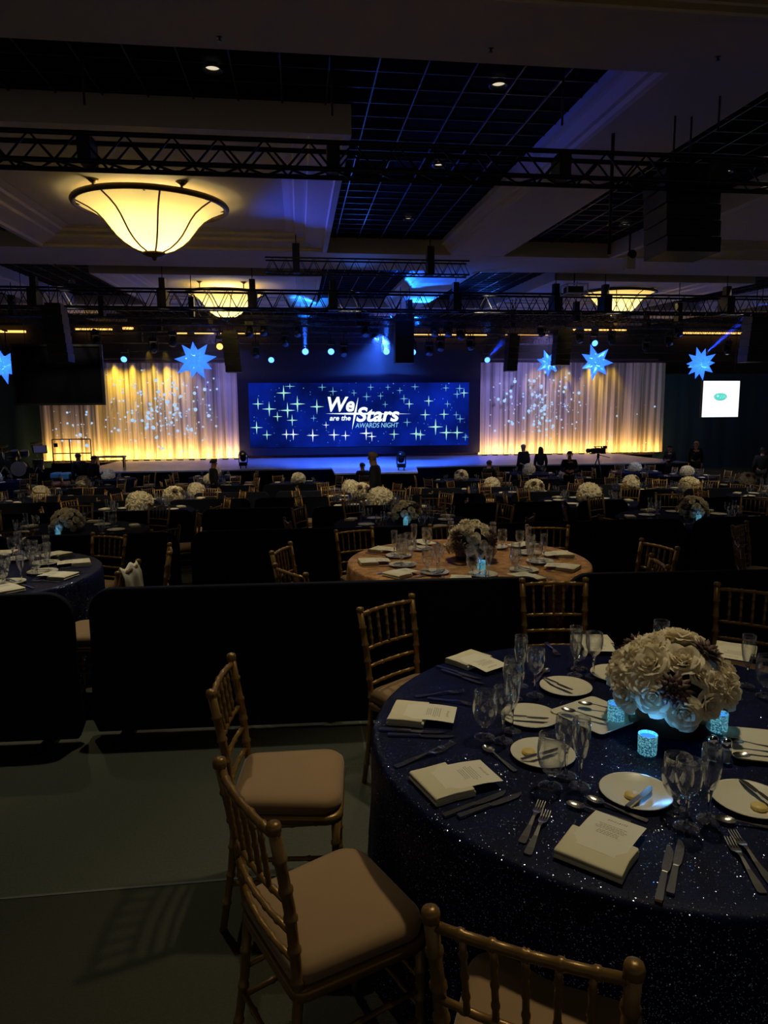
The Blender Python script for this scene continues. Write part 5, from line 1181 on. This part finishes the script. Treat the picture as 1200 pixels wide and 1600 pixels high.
for rw, (f0, cols) in ROWS.items():
    for ci, (r, f) in enumerate(cols):
        c = room(r, f); z = fz(f); T = Vector((c.x, c.y, 0)); desc = '%s table from drum side, %s row' % (ORD[ci+1], ORD[rw]); short = '%s table, %s row' % (ORD[ci+1], ORD[rw])
        tag(put('banquet_table', FARC, None, (c.x, c.y, z), (0, 0, r)), 'round navy-clothed table, %s from the drum kit side in the %s row' % (ORD[ci+1], ORD[rw]), 'table', 'navy tables farther back')
        lab = 'dome of cream roses on '+desc
        if rw == 3:
            arrangement((c.x, c.y, z+TZ), r, lab, 24, .165, .10, .11, False, ((-1.9, .75), (-1.1, .4)), group='rose centrepieces', seed=30+ci)
            votive((c.x-.02, c.y-.22, z+TZ), 'blue votive before the roses on '+desc, .05)
        else:
            if not arr_used: o = arr_lo; arr_used = True
            else: o = copy_tree(arr_lo)
            o.location = (c.x, c.y, z+TZ); o.rotation_euler = (0, 0, r*3+f); o['label'] = lab; o['group'] = 'rose centrepieces'; o.scale = (1.18,)*3
        n = 8
        for i in range(n):
            th = 2*pi*i/n+.35+.12*ci; rnd = random.Random(i*13+ci*7+rw); rad_ = 1.26+rnd.uniform(-.01, .07)
            cx_, cy_ = c.x+rad_*cos(th), c.y+rad_*sin(th); cf_ = rf((cx_, cy_))[1]
            fk_ = rf((c.x+(rad_+.27)*cos(th), c.y+(rad_+.27)*sin(th)))[1]
            if any(abs(fk_-d_) < .1 or abs(cf_-d_) < .1 or (fk_-d_)*(cf_-d_) < 0 for d_ in (6.72, 10.25, 13.6, 16.9, 20.2)): continue
            if any((cx_-t_.x)**2+(cy_-t_.y)**2 < 1.19**2 for t_ in ALLT) or any((cx_-a)**2+(cy_-b_)**2 < rd_*rd_ for a, b_, rd_ in OBST): continue
            if any((cx_-a)**2+(cy_-b_)**2 < .36 for a, b_ in SEATS) or cf_ > 25.75 or (22.3 < cf_ and .2 < rf((cx_, cy_))[0] < 4.6): continue
            SEATS.append((cx_, cy_))
            chair(cx_, cy_, th+pi+rnd.uniform(-.22, .22), 'gold chair %s of %s' % (side(th), desc), 'gold chairs at the '+short, False, z)
        ns = 6 if rw <= 4 else 4
        for i in range(ns):
            th = 2*pi*(i+.5)/ns+.2*ci; d_ = '%s of %s' % (side(th), desc)
            er = Vector((cos(th), sin(th), 0)); et = Vector((-sin(th), cos(th), 0)); b0 = Vector((c.x, c.y, z+TZ)); rz = math.atan2(-er.y, -er.x)-pi/2
            item('napkin_far', b0+er*.75, rz, 'folded ivory napkin '+d_, 'napkins on the '+short)
            if rw <= 5: item('plate', b0+er*.5-et*.2, 0, 'white bread plate '+d_, 'bread plates on the '+short)
            glass('water_goblet', False, b0+er*.52+et*.06, 'water goblet '+d_, 'glasses on the '+short); glass('wine_glass', False, b0+er*.45+et*.12, 'wine glass '+d_, 'glasses on the '+short)
            if rw == 3 or i % 2 == 0: glass('champagne_flute', False, b0+er*.55+et*.17, 'champagne flute '+d_, 'glasses on the '+short)

# ================================================================ stage haze in the beams above the stage
def beam(px, py, f0, tx, ty, f1, ang, watts, col, dens, label):
    r0, z0 = atf(px, py, f0); r1, z1 = atf(tx, ty, f1); a, b_ = room(r0, f0-.14, z0), room(r1, f1, z1); d = b_-a; Lb = d.length; k = math.tan(radians(ang/2))
    q = MB(); q.path([(0, 0, .02), (0, 0, Lb)], [.10, .10+k*Lb], 20); o = q.build('stage_haze', None, None, a, d.to_track_quat('Z', 'Y').to_euler())
    m, n, b = nt('stage haze'); n.nodes.remove(b); v = n.nodes.new('ShaderNodeVolumeScatter'); v.inputs['Color'].default_value = (1, 1, 1, 1); v.inputs['Density'].default_value = dens; v.inputs['Anisotropy'].default_value = .2
    n.links.new(v.outputs[0], n.nodes['Material Output'].inputs['Volume']); o.data.materials.append(m); tag(o, label, 'haze', kind='stuff')
    spot(a+d*(.03/Lb), b_, col, watts, ang*.96, .4, .03, 'beam_lamp')
beam(1100, 552, 27.9, 1165, 497, 26.4, 9, 3000, (.01, .05, 1), .35, 'haze in the blue beam above the white screen')
beam(760, 562, 30.9, 785, 534, 29.0, 9, 1500, (.01, .05, 1), .35, 'haze in the blue beam at the top corner of the pale curtain')
beam(603, 549, 27.9, 604, 502, 27.0, 14, 1500, (.02, .12, 1), .3, 'haze in the blue beam beside the black speaker cluster')
beam(477, 549, 27.9, 476, 505, 27.0, 13, 1500, (.02, .12, 1), .3, 'haze in the blue beam above the word We')

hz_ = MB(); hz_.box((3.4, 29.4, 4.55), (21, 6.2, 2.1)); o = hz_.build('stage_haze', None, rot=RZ)
m, n, b = nt('thin stage haze'); n.nodes.remove(b); v = n.nodes.new('ShaderNodeVolumeScatter'); v.inputs['Color'].default_value = (1, 1, 1, 1); v.inputs['Density'].default_value = .014; v.inputs['Anisotropy'].default_value = .1
n.links.new(v.outputs[0], n.nodes['Material Output'].inputs['Volume']); o.data.materials.append(m); tag(o, 'thin blue-lit haze hanging under the trusses above the stage', 'haze', kind='stuff')

for px, py, w in ((343, 57, 'in line with the round downlight'), (767, 75, 'over the middle of the dark grid'), (1122, 88, 'beside the wide lengthwise beam')):
    p = atc(px, py, 0); q = MB(); q.lathe([(.03, .012), (.032, -.004), (.012, -.008), (.010, -.03), (.022, -.034), (.001, -.036)], 14); o = q.build('sprinkler_head', M_metal_b, None, p); tag(o, 'small dark sprinkler head on the nearest cross beam, '+w, 'sprinkler', 'sprinkler heads')
